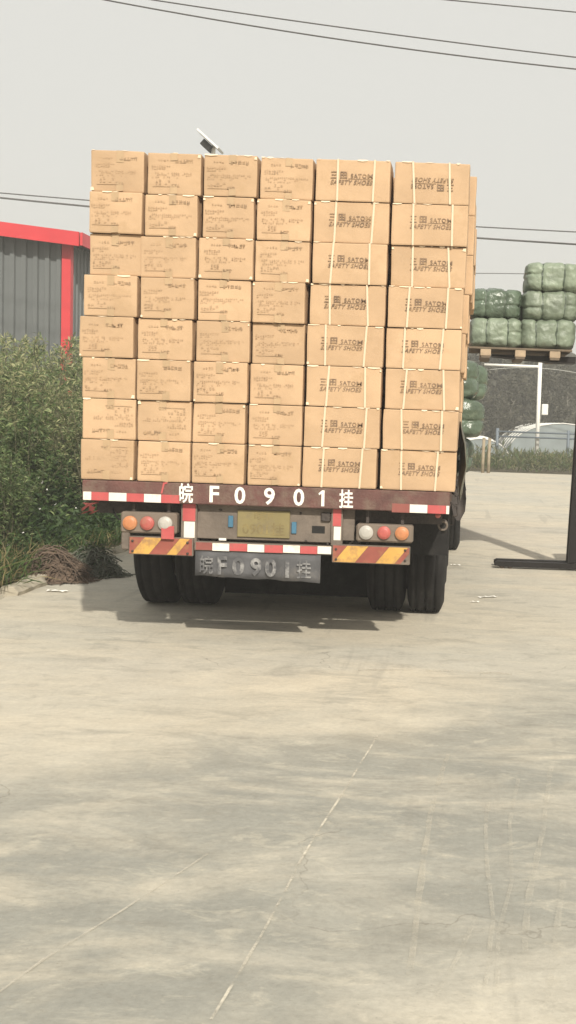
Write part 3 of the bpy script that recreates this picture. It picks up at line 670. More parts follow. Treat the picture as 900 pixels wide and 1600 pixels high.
# ------------------------------------------------------------------ the load of cartons
COLS = [
 dict(l=[137, 136, 135, 128, 122, 124, 124, 124], r=[223, 221, 219, 214, 209, 210, 210, 209], t=232, b=749.5),
 dict(l=[227, 224, 217, 217, 212, 211, 211, 212], r=[313, 309, 307, 303, 300, 298, 298, 297], t=237, b=752.5),
 dict(l=[316, 314, 308, 306, 303, 300, 299, 298], r=[402, 397, 396, 391, 389, 386, 384, 383], t=240, b=756),
 dict(l=[405, 399, 396, 393, 391, 388, 386, 385], r=[490, 486, 484, 478, 476, 474, 472, 470], t=244.5, b=759.5),
 dict(l=[492, 488, 486, 482, 478, 476, 473, 471], r=[611, 609, 605, 603, 600, 596, 594, 590], t=248, b=764),
 dict(l=[615, 611, 609, 604, 602, 600, 597, 592], r=[735, 733, 729, 724, 722, 719, 717, 713], t=252.5, b=769),
]
def carton_mesh(w, d, h, seed):
    n = 5; mb = MB(); rr = random.Random(seed)
    off = Vector((rr.uniform(0, 90), rr.uniform(0, 90), rr.uniform(0, 90)))
    hw, hd = w / 2, d / 2
    def disp(p):
        q = Vector((p[0] / hw, p[1] / hd, p[2] / h * 2 - 1))
        bul = .004 * max(0, 1 - q.x ** 2) * max(0, 1 - q.z ** 2)
        nn = mnoise.noise_vector(Vector(p) * 6 + off) * .0045
        e = sum(1 for c in q if abs(abs(c) - 1) < .01)
        out = Vector(p)
        if abs(abs(q.y) - 1) < .01: out.y += math.copysign(bul, q.y)
        elif abs(abs(q.x) - 1) < .01: out.x += math.copysign(.003 * max(0, 1 - q.y ** 2) * max(0, 1 - q.z ** 2), q.x)
        if e >= 2:                          # soft, slightly crushed edges and corners
            out.x -= math.copysign(.0022 * (e - 1), q.x) if abs(q.x) > .99 else 0
            out.y -= math.copysign(.0022 * (e - 1), q.y) if abs(q.y) > .99 else 0
        out.x += nn.x; out.y += nn.y; out.z += nn.z * .35 - (.0015 if q.z > .99 else 0)
        return out
    T = [-1, -.94, -.5, 0, .5, .94, 1]
    for ax in range(3):
        for sg in (-1, 1):
            vs = []; m = len(T)
            for a in T:
                for b in T:
                    k = [0, 0, 0]; k[ax] = sg; k[(ax + 1) % 3] = a; k[(ax + 2) % 3] = b
                    vs.append(disp((k[0] * hw, k[1] * hd, (k[2] + 1) / 2 * h)))
            fs = []
            for i in range(m - 1):
                for j in range(m - 1):
                    q = (i * m + j, (i + 1) * m + j, (i + 1) * m + j + 1, i * m + j + 1); fs.append(q if sg > 0 else q[::-1])
            mb.add(vs, fs, 0)
    return mb.data('box_body', 'card')
W1, W2, BH = .375, .522, 0.0
def glyph(mb, x, z, s, y, rr, mi):
    for k in range(rr.randint(2, 3)):
        zz_ = z + s * rr.choice((-.4, -.2, 0, .2, .4)); w = s * rr.uniform(.5, .95); x0 = x + rr.uniform(-.1, .1) * s
        mb.add([(x0 - w / 2, y, zz_ - s * .07), (x0 + w / 2, y, zz_ - s * .07), (x0 + w / 2, y, zz_ + s * .07), (x0 - w / 2, y, zz_ + s * .07)], [(0, 1, 2, 3)], mi)
    for k in range(rr.randint(1, 3)):
        xx = x + s * rr.choice((-.35, -.15, 0, .15, .35)); hgt = s * rr.uniform(.5, .95); z0 = z + rr.uniform(-.1, .1) * s
        mb.add([(xx - s * .07, y - .0002, z0 - hgt / 2), (xx + s * .07, y - .0002, z0 - hgt / 2), (xx + s * .07, y - .0002, z0 + hgt / 2), (xx - s * .07, y - .0002, z0 + hgt / 2)], [(0, 1, 2, 3)], mi)
def end_print(seed, w, h):
    rr = random.Random(seed); mb = MB(); y0 = 0.0
    X = lambda t: -w / 2 + t * w; Z = lambda t: t * h
    nh = 5
    hx = rr.uniform(-.03, .03)
    for k in range(nh): glyph(mb, X(.57 + hx + .066 * k), Z(.80), .027, y0, rr, 1)
    if rr.random() < .7:
        for k in range(4): glyph(mb, X(.22 + .05 * k), Z(.81), .015, y0, rr, 0)
    for (t0, t1, z, s, dens) in ((.10, .42, .66, .014, .9), (.10, .36, .605, .014, .8), (.12, .88, .50, .012, .75), (.12, .80, .455, .012, .6), (.10, .55, .40, .011, .5), (.12, .42, .315, .018, .7), (.12, .40, .25, .018, .7)):
        t = t0
        while t < t1:
            if rr.random() < dens: glyph(mb, X(t), Z(z), s, y0, rr, 0)
            t += s * 1.15 / w
    mb.add([(X(.10), y0, Z(.175)), (X(.56), y0, Z(.175)), (X(.56), y0, Z(.19)), (X(.10), y0, Z(.19))], [(0, 1, 2, 3)], 0)
    for k in range(3): glyph(mb, X(.47 + .05 * k), Z(.20), .020, y0, rr, 1)
    return mb.data('print', ['ink_faint', 'ink_head'])
EPRINT = None
def side_print(h):
    mb = MB(); w = W2
    put_text(mb, '三', .050, .052, -.150, .60 * h, 0, bold=.01)
    put_text(mb, '田', .052, .054, -.078, .60 * h, 0, bold=.035)
    put_text(mb, 'SATO', .118, .034, .034, .585 * h, 0, bold=.02, spacing=1.2); put_text(mb, 'M', .040, .034, .120, .585 * h, 0, bold=.008)
    put_text(mb, 'SAFETY SHOES', .315, .036, -.018, .40 * h, 0, bold=.022, shear=.3, spacing=1.1)
    mb.box((.045, 0.0004, .50 * h), (.175, .0004, .004)); return mb.data('print', 'ink')
def strap_mesh(d, h, lean):
    mb = MB(); s = .0068; e = .0022
    pts = [(-d / 2 - e, -.0008), (-d / 2 - e, h + .0009), (d / 2 + e, h + .0009), (d / 2 + e, -.0008)]
    vs = []
    for yy, z in pts:
        x = lean * (z / h - .5); vs += [(x - s, yy, z), (x + s, yy, z)]
    mb.add(vs, [(0, 2, 3, 1), (2, 4, 5, 3), (4, 6, 7, 5), (6, 0, 1, 7)]); return mb.data('strap', 'strap')
def tape_mesh(w, h, rr):
    mb = MB(); tw = .024
    up, lo = h * rr.uniform(.16, .30), h * rr.uniform(.12, .25); xo = rr.uniform(-.01, .02)
    for z0, z1 in ((h - up, h - .002), (.002, lo)):
        mb.add([(xo - tw, 0, z0), (xo + tw, 0, z0 + rr.uniform(-.006, .006)), (xo + tw, 0, z1), (xo - tw, 0, z1)], [(0, 1, 2, 3)])
    return mb.data('tape', 'tape')
def glint_scuff_mesh(w, h, rr):  # pale strips paint the glints of light along the top edge
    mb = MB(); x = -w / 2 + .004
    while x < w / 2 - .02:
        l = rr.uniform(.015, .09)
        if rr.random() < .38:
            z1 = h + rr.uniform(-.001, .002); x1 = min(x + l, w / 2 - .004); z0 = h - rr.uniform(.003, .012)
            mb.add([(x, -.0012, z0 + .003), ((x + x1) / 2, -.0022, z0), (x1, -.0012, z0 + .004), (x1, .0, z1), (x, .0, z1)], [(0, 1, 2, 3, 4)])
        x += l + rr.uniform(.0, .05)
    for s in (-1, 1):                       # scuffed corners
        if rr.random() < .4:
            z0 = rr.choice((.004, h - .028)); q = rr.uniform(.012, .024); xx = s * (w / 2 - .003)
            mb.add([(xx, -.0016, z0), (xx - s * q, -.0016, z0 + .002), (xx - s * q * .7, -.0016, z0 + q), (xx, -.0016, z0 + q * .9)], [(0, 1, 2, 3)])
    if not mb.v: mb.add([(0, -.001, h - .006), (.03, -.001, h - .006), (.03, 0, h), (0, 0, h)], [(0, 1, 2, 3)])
    return mb.data('glint_scuff_edge', 'glint_scuff')
ROWN = ['top row', 'second row from the top', 'third row from the top', 'fourth row from the top', 'fifth row from the top', 'sixth row from the top', 'seventh row from the top', 'bottom row']
COLN = ['leftmost column', 'second column from left', 'third column from left', 'fourth column from left', 'left strapped column', 'right strapped column']
FLIP_END = {(0, 6), (0, 7), (1, 6)}
hts = []
for ci, c in enumerate(COLS):
    xm = (c['l'][0] + c['r'][0]) / 2; xb = (c['l'][7] + c['r'][7]) / 2
    hts.append((loc(xm, c['t']).z, loc(xb, c['b']).z))
ZL = BED + .002
BHs = [(a - max(ZL, BED)) / 8 for a, b in hts]
BH = sum(BHs) / 6
EPRINT = [end_print(s, W1 * .98, BH) for s in (3, 8, 21, 34, 55, 61, 72, 80, 93, 104)]
SPRINT = side_print(BH)
for ci, c in enumerate(COLS):
    bh = BHs[ci]
    for ri in range(8):
        rr = random.Random(ci * 40 + ri)
        k = 7 - ri; z = ZL + k * bh
        ym = c['t'] + (ri + .5) * (c['b'] - c['t']) / 8
        a, b = loc(c['l'][ri], ym), loc(c['r'][ri], ym)
        end = ci < 4; W = (W1 if end else W2); w = min(b.x - a.x, W * 1.03) - .011; d = W2 if end else W1; xc = (a.x + b.x) / 2
        yo = rr.uniform(-.016, .016)
        o = empty('carton', (TX + xc, TY + .03 + d / 2 + yo, z), rr.uniform(-.02, .02))
        o.rotation_euler.y = rr.uniform(-.005, .005)
        body = link('box_body', carton_mesh(w, d, bh - .004, ci * 100 + ri), o)
        flip = (ci, ri) in FLIP_END or (ci, ri) == (5, 0)
        fy = -d / 2 - .0078
        pm = EPRINT[rr.randrange(10)] if end else SPRINT
        po = link('print', pm, o, (rr.uniform(-.012, .012), fy, rr.uniform(-.006, .006)))
        if not end: po.location.x = {0: .008, 1: .018}.get(ci - 4, 0) + rr.uniform(-.018, .018)
        po['kind'] = 'stuff'
        if not end: po.scale = (.90, 1, .84); po.location.z += bh * .10
        if flip:
            po.rotation_euler = (0, math.pi, 0); po.location.z = bh * (1 if end else .90); po.location.x *= -1
        if end:
            link('tape', tape_mesh(w, bh - .003, rr), o, (0, -d / 2 - .0070, 0))['kind'] = 'stuff'
        else:
            for t in ((-.225, .285) if ci == 4 else (-.235, .272)):
                link('strap', strap_mesh(d + .014, bh - .003, rr.uniform(-.018, .018)), o, (t * w + rr.uniform(-.016, .016), 0, 0))
        link('glint_scuff_edge', glint_scuff_mesh(w, bh - .003, rr), o, (0, -d / 2 - .0045, 0))['kind'] = 'stuff'
        if end: lab = 'cardboard carton with faint printed end, ' + ROWN[ri] + ', ' + COLN[ci]
        else: lab = 'long carton with white straps, ' + ROWN[ri] + ', ' + COLN[ci]
        if flip: lab = lab.replace('carton with', 'carton, upside-down print,')
        tag(o, lab, 'carton', 'cartons in the rear face of the load')
# cartons behind the rear face
n_hidden = 0
def back_carton(x, yy, z, w, d, h, label, group, seed):
    o = link('carton', carton_mesh(w, d, h - .003, seed), None, (TX + x, TY + yy, z)); o.rotation_euler = (0, 0, random.uniform(-.015, .015))
    tag(o, label, 'carton', group); return o
xl8 = [loc(c, 480).x for c in COLS[0]['l']]; xr8 = [loc(c, 500).x for c in COLS[5]['r']]
OUT_R = [.000, .022, .038, .030, .022, .018, .015, .005]; OUT_L = [-.01, -.012, .012, .02, -.015, -.02, -.02, -.02]
for ri in range(8):
    z = ZL + (7 - ri) * BH
    for ly in range(3):
        yy = .03 + W2 + .03 + W2 / 2 + ly * (W2 + .012)
        ex = random.uniform(-.008, .008) + ly * .008
        back_carton(xr8[ri] + OUT_R[ri] + ex - W1 / 2, yy - (.14 if ly == 0 else .12), z, W1, W2, BH, 'plain carton, right flank, ' + ROWN[ri] + ', ' + ORD[ly + 1] + ' layer from rear', 'cartons along the right flank of the load', 900 + ri * 5 + ly)
        if ly < 2: back_carton(xl8[ri] - OUT_L[ri] - ex * .3 + W1 / 2, yy, z, W1, W2, BH, 'plain carton, left flank, ' + ROWN[ri] + ', ' + ORD[ly + 1] + ' layer from rear', 'cartons along the left flank of the load', 700 + ri * 5 + ly)
    x0, x1 = xl8[ri] + W1 + .02, xr8[ri] - W1 - .02
    wseg = (x1 - x0) / 3
    for k in range(3):
        back_carton(x0 + wseg * (k + .5), .03 + W2 + .03 + W2 / 2, z, wseg - .008, W2, BH, 'plain carton packed just behind the rear face of the load', 'cartons hidden behind the rear face', 500 + ri * 3 + k)

# ------------------------------------------------------------------ bales
def bale_mesh(w, d, h, seed, straps, n=34, creases=True, rough=.016):
    rr = random.Random(seed); off = Vector((rr.uniform(0, 50),) * 3); mb = MB()
    hx, hy, hz = w / 2, d / 2, h / 2
    cr = [rr.uniform(-.14, .14) * h if rr.random() < .7 else 9 for _ in range(4)]
    def f(q):
        x, y, z = q; k = 5.6
        nn = (abs(x) ** k + abs(y) ** k + abs(z) ** k) ** (1 / k); p = Vector((x / nn, y / nn, z / nn))
        P = Vector((p.x * hx, p.y * hy, p.z * hz))
        pin = 0
        for s in straps: pin = max(pin, math.exp(-((P.x - s) / (.020 * w / .6)) ** 2))
        P.y *= 1 - .05 * pin; P.z *= 1 - .10 * pin
        if creases:
            seg = sum(1 for s in straps if P.x > s)
            c = math.exp(-((P.z - cr[seg]) / .014) ** 2); P.y *= 1 - .035 * c; P.x *= 1 - .04 * c
        e = mnoise.noise_vector(Vector((P.x * 5, P.y * 5, P.z * 6)) + off) * rough + mnoise.noise_vector(Vector((P.x * 13, P.y * 13, P.z * 16)) + off) * rough * .6 + mnoise.noise_vector(Vector((P.x * 34, P.y * 34, P.z * 24)) + off) * rough * .28
        return P + e + Vector((0, 0, hz))
    for ax in range(3):
        for sg in (-1, 1):
            vs = []
            for i in range(n + 1):
                for j in range(n + 1):
                    k = [0, 0, 0]; k[ax] = sg; k[(ax + 1) % 3] = -1 + 2 * i / n; k[(ax + 2) % 3] = -1 + 2 * j / n; vs.append(f(k))
            fs = []
            for i in range(n):
                for j in range(n):
                    a = (i * (n + 1) + j, (i + 1) * (n + 1) + j, (i + 1) * (n + 1) + j + 1, i * (n + 1) + j + 1); fs.append(a if sg > 0 else a[::-1])
            mb.add(vs, fs, 0, True)
    return mb, f
def bale(w, d, h, seed, straps, matn):
    mb, f = bale_mesh(w, d, h, seed, straps); me = mb.data('wrap', matn); ss = []
    for s in straps:
        pts = []
        for k in range(48):
            t = 2 * math.pi * k / 48; c, sn = math.cos(t), math.sin(t); m = max(abs(c), abs(sn)); 
            P = f((s / (w / 2), c / m, sn / m)); cc = Vector((P.x, 0, h / 2)); pts.append(P + (P - cc) * .012)
        sm = MB(); vs = []
        for P in pts: vs += [P + Vector((-.011, 0, 0)), P + Vector((.011, 0, 0))]
        L = len(pts); sm.add(vs, [(2 * i, 2 * i + 1, 2 * ((i + 1) % L) + 1, 2 * ((i + 1) % L)) for i in range(L)])
        ss.append(sm.data('strap', 'bale_strap'))
    return me, ss
def place_bale(proto, p, rz_, label, group, scale=(1, 1, 1)):
    o = empty('wrapped_bale', p, rz_); link('wrap', proto[0], o)
    for s in proto[1]: link('strap', s, o)
    o.scale = scale; tag(o, label, 'bale', group); return o
LD = 13.64                                  # distance of the stacker's near leg
gl = ground(830, 889)
LD = gl.y
def lat(px, py): return at_y(px, py, LD)
zp = lat(815, 562).z                        # underside of the raised pallet
bw = lat(902, 520).x - lat(813, 520).x
B1 = bale(.60, .85, .335, 1, (-.115, .125), 'bale'); B2 = bale(.60, .85, .335, 5, (-.12, .10), 'bale'); B3 = bale(.60, .85, .34, 9, (-.095, .135), 'bale')
B4 = bale(.60, .85, .335, 17, (-.11, .115), 'bale'); BD = bale(.58, .85, .36, 13, (-.10, .11), 'bale_dark')
PZ = zp + .118
yb = LD + .33
xL = (lat(736, 520).x + lat(813, 520).x) / 2; xR = (lat(815, 520).x + lat(900, 520).x) / 2
place_bale(B1, (xL, yb, PZ), .02, 'green wrapped bale, lower one on the left side of the raised pallet', 'bales on the raised pallet', (.98, 1, .99))
place_bale(BD, (xL - .01, yb + .02, PZ + .31), -.03, 'crinkled dark green bale, upper one on the left side of the raised pallet', 'bales on the raised pallet', (1.0, 1, .95))
place_bale(B2, (xR - .01, yb, PZ), -.02, 'green wrapped bale, lowest of the three on the right side of the raised pallet', 'bales on the raised pallet', (1.03, 1, 1))
place_bale(B3, (xR + .0, yb + .01, PZ + .31), .03, 'green wrapped bale, middle of the three on the right side of the raised pallet', 'bales on the raised pallet', (1.04, 1, .98))
place_bale(B4, (xR + .03, yb - .02, PZ + .62), math.pi - .02, 'green wrapped bale, topmost of the three on the right side of the raised pallet', 'bales on the raised pallet', (1.02, 1, .96))
# pallet
xc = lat(812, 556).x; pal = empty('pallet', (xc, yb, zp))
tag(pal, 'wooden pallet raised on the stacker forks beneath the green bales', 'pallet')
PW, PDp = 1.12, .95
blk = MB().box((0, 0, 0), (.115, .14, .072), bev=.004).data('block', 'pallet')
for i in (-1, 0, 1):
    for j in (-1, 0, 1): link('block', blk, pal, (i * .375, j * (PDp / 2 - .07), .058))
    MB().box((i * .375, 0, .011), (.10, PDp, .020)).build('bottom_board', 'pallet_dark', pal)
for j in range(5): MB().box((0, -PDp / 2 + .05 + j * (PDp - .1) / 4, .106), (PW, .10, .022), bev=.003).build('deck_board', 'pallet_dark', pal)
# stacker
xm = ground(886, 891).x; st = empty('pallet_stacker', (xm, LD, 0))
tag(st, 'black pallet stacker with low legs on the concrete, mast at the right edge', 'stacker')
xt = ground(772, 887).x - xm
for yy in (0.0, .22):
    leg = MB().prism([(xt, .03), (xt, .06), (xt + .03, .078), (.30, .078), (.30, .02), (xt + .1, .02)], yy - .05, yy + .05).build('leg', 'stacker', st)
    for k in (0, 1): MB().lathe([(-.03, .001), (-.03, .036), (.03, .036), (.03, .001)], 'Y', (xt + .085 + k * .09, yy - .012, .037), 16).build('load_roller', 'rim', leg)
for yy in (.02, .22):
    mb = MB(); mb.box((.09, yy, 1.85), (.17, .02, 3.66)); mb.box((.015, yy + .04 * (1 if yy < .3 else -1), 1.85), (.02, .06, 3.66)); mb.box((.165, yy + .04 * (1 if yy < .3 else -1), 1.85), (.02, .06, 3.66)); mb.build('mast_channel', 'stacker', st)
for z in (.16, 1.9, 3.62): MB().box((.13, .16, z), (.07, .26, .1)).build('mast_crossbar', 'stacker', st)
for yy in (.06, .26): MB().prism([(-.92, zp - .002 + .03), (-.92, zp + .05), (.0, zp + .05), (.0, zp - .02), (-.2, zp - .02)], yy - .055, yy + .055).build('fork', 'stacker', st)
MB().box((.02, .16, zp + .25), (.04, .5, .55), bev=.005).build('carriage', 'stacker', st)
MB().tube([(.11, .16, .2), (.11, .16, 2.4)], .04, 12).build('lift_cylinder', 'rim', st)
MB().box((.62, .16, .50), (.62, .72, .84), bev=.05).build('body', 'stacker_body', st)
MB().lathe([(-.04, .001), (-.04, .11), (.04, .11), (.04, .001)], 'Y', (.7, .16, .11), 20).build('drive_wheel', 'rubber', st)
mb = MB(); mb.tube([(.9, .16, .75), (1.15, .16, 1.1)], .025, 8); mb.tube([(1.15, 0, 1.1), (1.15, .32, 1.1)], .02, 8); mb.build('tiller', 'stacker', st)

for o in list(st.children):
    if o.name.split('.')[0] in ('mast_channel', 'mast_crossbar', 'carriage', 'lift_cylinder'):      # mast tilted back a little
        for v in o.data.vertices: v.co.x += .028 * v.co.z
# bales and plastic on the trailer, ahead of the cartons
zb_ = BED + .002
BT = bale(.62, .95, .345, 31, (-.1, .1), 'bale_dark'); BT2 = bale(.60, .95, .345, 37, (-.12, .1), 'bale_dark')
pos_names = ['bottom', 'second', 'third', 'top']
for cy, (dy, outs) in enumerate(((2.42, (.12, .24, .19)), (3.07, (.16, .22, .27)))):
    for k, ou in enumerate(outs):
        for s in (1, -1):
            x = s * (HW + (ou if s > 0 else .02) - .47)
            nm = ('lowest', 'middle', 'topmost')[k]
            place_bale(BT if (k + cy) % 2 else BT2, (TX + x, TY + dy, zb_ + k * .335), math.pi / 2 * (1 if s > 0 else -1) + random.uniform(-.05, .05),
                       'dark green bale on trailer %s edge, %s of the %s stack ahead of cartons' % ('right' if s > 0 else 'left', nm, ('nearer', 'farther')[cy]), 'bales carried on the trailer ahead of the cartons')
mb = MB(); vs = []; ns, ms = 16, 10
for i in range(ns + 1):
    for j in range(ms + 1):
        yy = .55 + 1.6 * i / ns; z = BED + .48 - (.52 + .06 * math.sin(i * 1.3)) * j / ms
        bulge = .055 * math.sin(math.pi * min(1, j / ms) * .9) * (.6 + .4 * math.sin(i * .8 + 1)) + .012 * mnoise.noise(Vector((yy * 9, z * 9, 0)))
        vs.append((xr8[7] + .045 + bulge, yy, z))
mb.add(vs, [(i * (ms + 1) + j, (i + 1) * (ms + 1) + j, (i + 1) * (ms + 1) + j + 1, i * (ms + 1) + j + 1) for i in range(ns) for j in range(ms)], 0, True)
o = mb.build('plastic_sheet', 'sheet', None, (TX, TY, 0)); md = o.modifiers.new('thick', 'SOLIDIFY'); md.thickness = .004
tag(o, 'dusty crumpled plastic sheet hanging low on the right flank of the load', 'plastic sheet')
# folded tarpaulin hung on the right rail
mb = MB(); vs = []
for i in range(25):
    for j in range(12):
        t = j / 11 * 2 * math.pi; yy = 4.3 + 2.2 * i / 24
        r1 = .07 + .03 * mnoise.noise(Vector((yy * 2, j * .7, 1))); r2 = .26 + .05 * mnoise.noise(Vector((yy * 2.2, 5, j * .5)))
        vs.append((HW + .05 + r1 * math.cos(t), yy, ZB0 - .16 + r2 * math.sin(t)))
mb.add(vs, [(i * 12 + j, i * 12 + (j + 1) % 12, (i + 1) * 12 + (j + 1) % 12, (i + 1) * 12 + j) for i in range(24) for j in range(12)] + [tuple(range(12)), tuple(24 * 12 + k for k in range(12))[::-1]], 0, True)
o = mb.build('folded_tarpaulin', 'dark_steel', None, (TX, TY, 0)); tag(o, 'dark folded tarpaulin slung below the right rail of the trailer', 'tarpaulin')

# ------------------------------------------------------------------ vegetation on the left
def shrub_proto(seed, h, nst, nleaf, ll, lw, spread, mats, mw=None):
    rr = random.Random(seed); st_ = MB(); P = []; D = []; Lg = []; Wd = []
    for s in range(nst):
        a = rr.uniform(0, 2 * math.pi); lean = rr.uniform(.05, spread); hh = h * rr.uniform(.6, 1.0)
        base = Vector((rr.uniform(-.18, .18), rr.uniform(-.18, .18), 0)); pts = []
        for k in range(6):
            t = k / 5; pts.append(base + Vector((math.cos(a) * lean * hh * t ** 1.3, math.sin(a) * lean * hh * t ** 1.3, hh * t * (1 - .12 * lean * t))) + Vector((rr.uniform(-.02, .02), rr.uniform(-.02, .02), 0)))
        st_.tube(pts, [.012 * (1 - .8 * k / 5) * h / 2 for k in range(6)], 4, cap=False)
        for q in range(nleaf // 9):          # leafy twigs
            t = rr.random() ** .7 * .92 + .08; k = min(4, int(t * 5)); u = t * 5 - k
            p = pts[k].lerp(pts[k + 1], u); az = rr.uniform(0, 2 * math.pi); tl = rr.uniform(.14, .42) * (1.2 - .7 * t)
            dd = Vector((math.cos(az), math.sin(az), rr.uniform(.2, 1.3))).normalized()
            st_.tube([p, p + dd * tl], [.003, .0012], 3, cap=False)
            for w_ in range(9):
                v = (w_ + .6) / 9; side = dd.cross(Vector((rr.uniform(-1, 1), rr.uniform(-1, 1), rr.uniform(-1, 1)))).normalized()
                P.append(p + dd * tl * v + Vector((0, 0, -.06 * tl * v * v))); D.append(dd * .9 + side * .75 + Vector((0, 0, rr.uniform(-.25, .1)))); Lg.append(ll * rr.uniform(.75, 1.35) * (1.1 - .4 * v)); Wd.append(lw * rr.uniform(.8, 1.3))
    return st_.data('stem', 'stem'), leaf_mesh('foliage', np.array([tuple(p) for p in P]), np.array([tuple(d) for d in D]), np.array(Lg), np.array(Wd), mats, .25, mw)
SH = [shrub_proto(1, 2.3, 28, 198, .098, .015, .42, ['willow', 'willow2', 'willow3'], [.4, .35, .25]),
      shrub_proto(2, 2.1, 26, 198, .11, .016, .5, ['willow', 'willow2', 'willow3'], [.35, .4, .25]),
      shrub_proto(3, 1.7, 26, 189, .085, .020, .55, ['willow3', 'willow', 'weed3'], [.4, .3, .3])]
def shrub(p, k, x, yy, sc, label):
    o = empty('shrub', (x, yy, .12), random.uniform(0, 6.28)); o.scale = (sc, sc, sc * random.uniform(.98, 1.08))
    link('stem', SH[k][0], o); link('foliage', SH[k][1], o); tag(o, label, 'shrub', 'shrubs on the verge')
SP = [(-4.35, 11.6, 2, .62), (-4.75, 12.9, 2, .95), (-4.45, 14.3, 0, .80), (-5.25, 14.0, 1, .98), (-4.65, 16.2, 1, .98), (-5.5, 16.0, 0, 1.0), (-6.1, 15.4, 0, 1.08), (-5.0, 18.2, 0, 1.0), (-6.0, 18.4, 1, 1.1), (-6.9, 18.2, 0, 1.08), (-4.8, 20.6, 1, 1.1), (-5.9, 21, 0, 1.1), (-7.0, 21, 1, 1.15), (-5.2, 11.4, 2, .8), (-6.3, 13.2, 1, 1.0), (-7.9, 20.2, 0, 1.12), (-8.4, 22.6, 1, 1.2), (-4.4, 17.6, 2, .9), (-6.6, 23.6, 0, 1.2)]
WHERE = ['small leafy shrub nearest the kerb, just left of the trailer tyre', 'low dark shrub behind the withered heaps by the kerb', 'narrow-leaved shrub close to the left flank of the cartons', 'pale willowy shrub at the left edge, behind the low dark shrub', 'willowy shrub half hidden behind the leftmost carton column', 'tall willowy shrub below the red corner post', 'tall willowy shrub at the left edge below the grey wall',
         'willowy shrub behind the cartons, second rank from the kerb', 'pale shrub whose tips cross the foot of the red post', 'willowy shrub at the left edge, second rank', 'shrub behind the trailer, third rank along the kerb', 'shrub standing before the red post, third rank', 'shrub at left, third rank before the grey wall', 'leafy shrub at the left picture edge near the dry grass', 'shrub beyond the left picture edge, first rank', 'shrub at far left before the grey wall', 'farthest left shrub against the grey wall', 'low shrub in the shade beside the trailer', 'rearmost shrub before the corner of the warehouse']
for (x, yy, k, sc), wh_ in zip(SP, WHERE): shrub(None, k, x, yy, sc, wh_)
def scatter(n, x0, x1, y0, y1, dens=None):
    X = rng.uniform(x0, x1, n); Y = rng.uniform(y0, y1, n); return X, Y
def weeds(name, n, x0, x1, y0, y1, hfun, ll, lw, mats, mw, up=.6, zb=.08, droop=.15):
    X, Y = scatter(n, x0, x1, y0, y1); H = hfun(X, Y); Z = zb + H * rng.uniform(0, 1, n) ** .8
    P = np.stack([X, Y, Z], 1); D = rng.normal(size=(n, 3)); D[:, 2] = np.abs(D[:, 2]) * up + up * .4
    return leaf_mesh(name, P, D, ll * rng.uniform(.5, 1.4, n), lw * rng.uniform(.6, 1.4, n), mats, droop, mw)
def hum(X, Y): return .12 + (.55 + .30 * np.sin(X * 2.3 + Y * 1.1) * np.sin(Y * .9 + 1) + .18 * np.sin(Y * 3.1 + X * 4)) * np.clip((KX - .05 - X) / .55, 0.05, 1.0)
def clipk(me): return me
o = link('undergrowth', weeds('undergrowth', 60000, -8.5, KX - .10, 10.0, 25, hum, .085, .026, ['weed', 'weed2', 'weed3'], [.45, .35, .2])); tag(o, 'dark green leafy undergrowth covering the verge beside the trailer', 'undergrowth', kind='stuff')
o = link('tall_weeds', weeds('tall_weeds', 40000, -7.0, KX - .35, 11.6, 17.0, lambda X, Y: (.72 + .2 * np.sin(X * 2.1 + Y * .8) + .15 * np.sin(Y * 2.7 - X * 3.1)) * np.clip((KX - .25 - X) / .7, .25, 1.0), .10, .030, ['weed', 'weed2', 'weed3'], [.42, .38, .2], zb=.1)); tag(o, 'waist-high dark green weeds between the undergrowth and the willowy shrubs', 'weeds', kind='stuff')
o = link('grass', weeds('grass', 18000, -6.2, KX + .06, 9.0, 22, lambda X, Y: .03 + 0 * X, .32, .010, ['weed3', 'weed', 'dry'], [.45, .35, .2], up=1.6, zb=.05, droop=.3)); tag(o, 'rough green grass blades along the broken kerb', 'grass', kind='stuff')
o = link('dry_grass', weeds('dry_grass', 1300, -4.9, KX - .1, 9.6, 11.7, lambda X, Y: .03 + 0 * X, .38, .010, ['dry', 'weed3'], [.65, .35], up=1.9, zb=.05, droop=.25)); tag(o, 'straw-coloured dry grass at the left edge by the kerb', 'grass', kind='stuff')
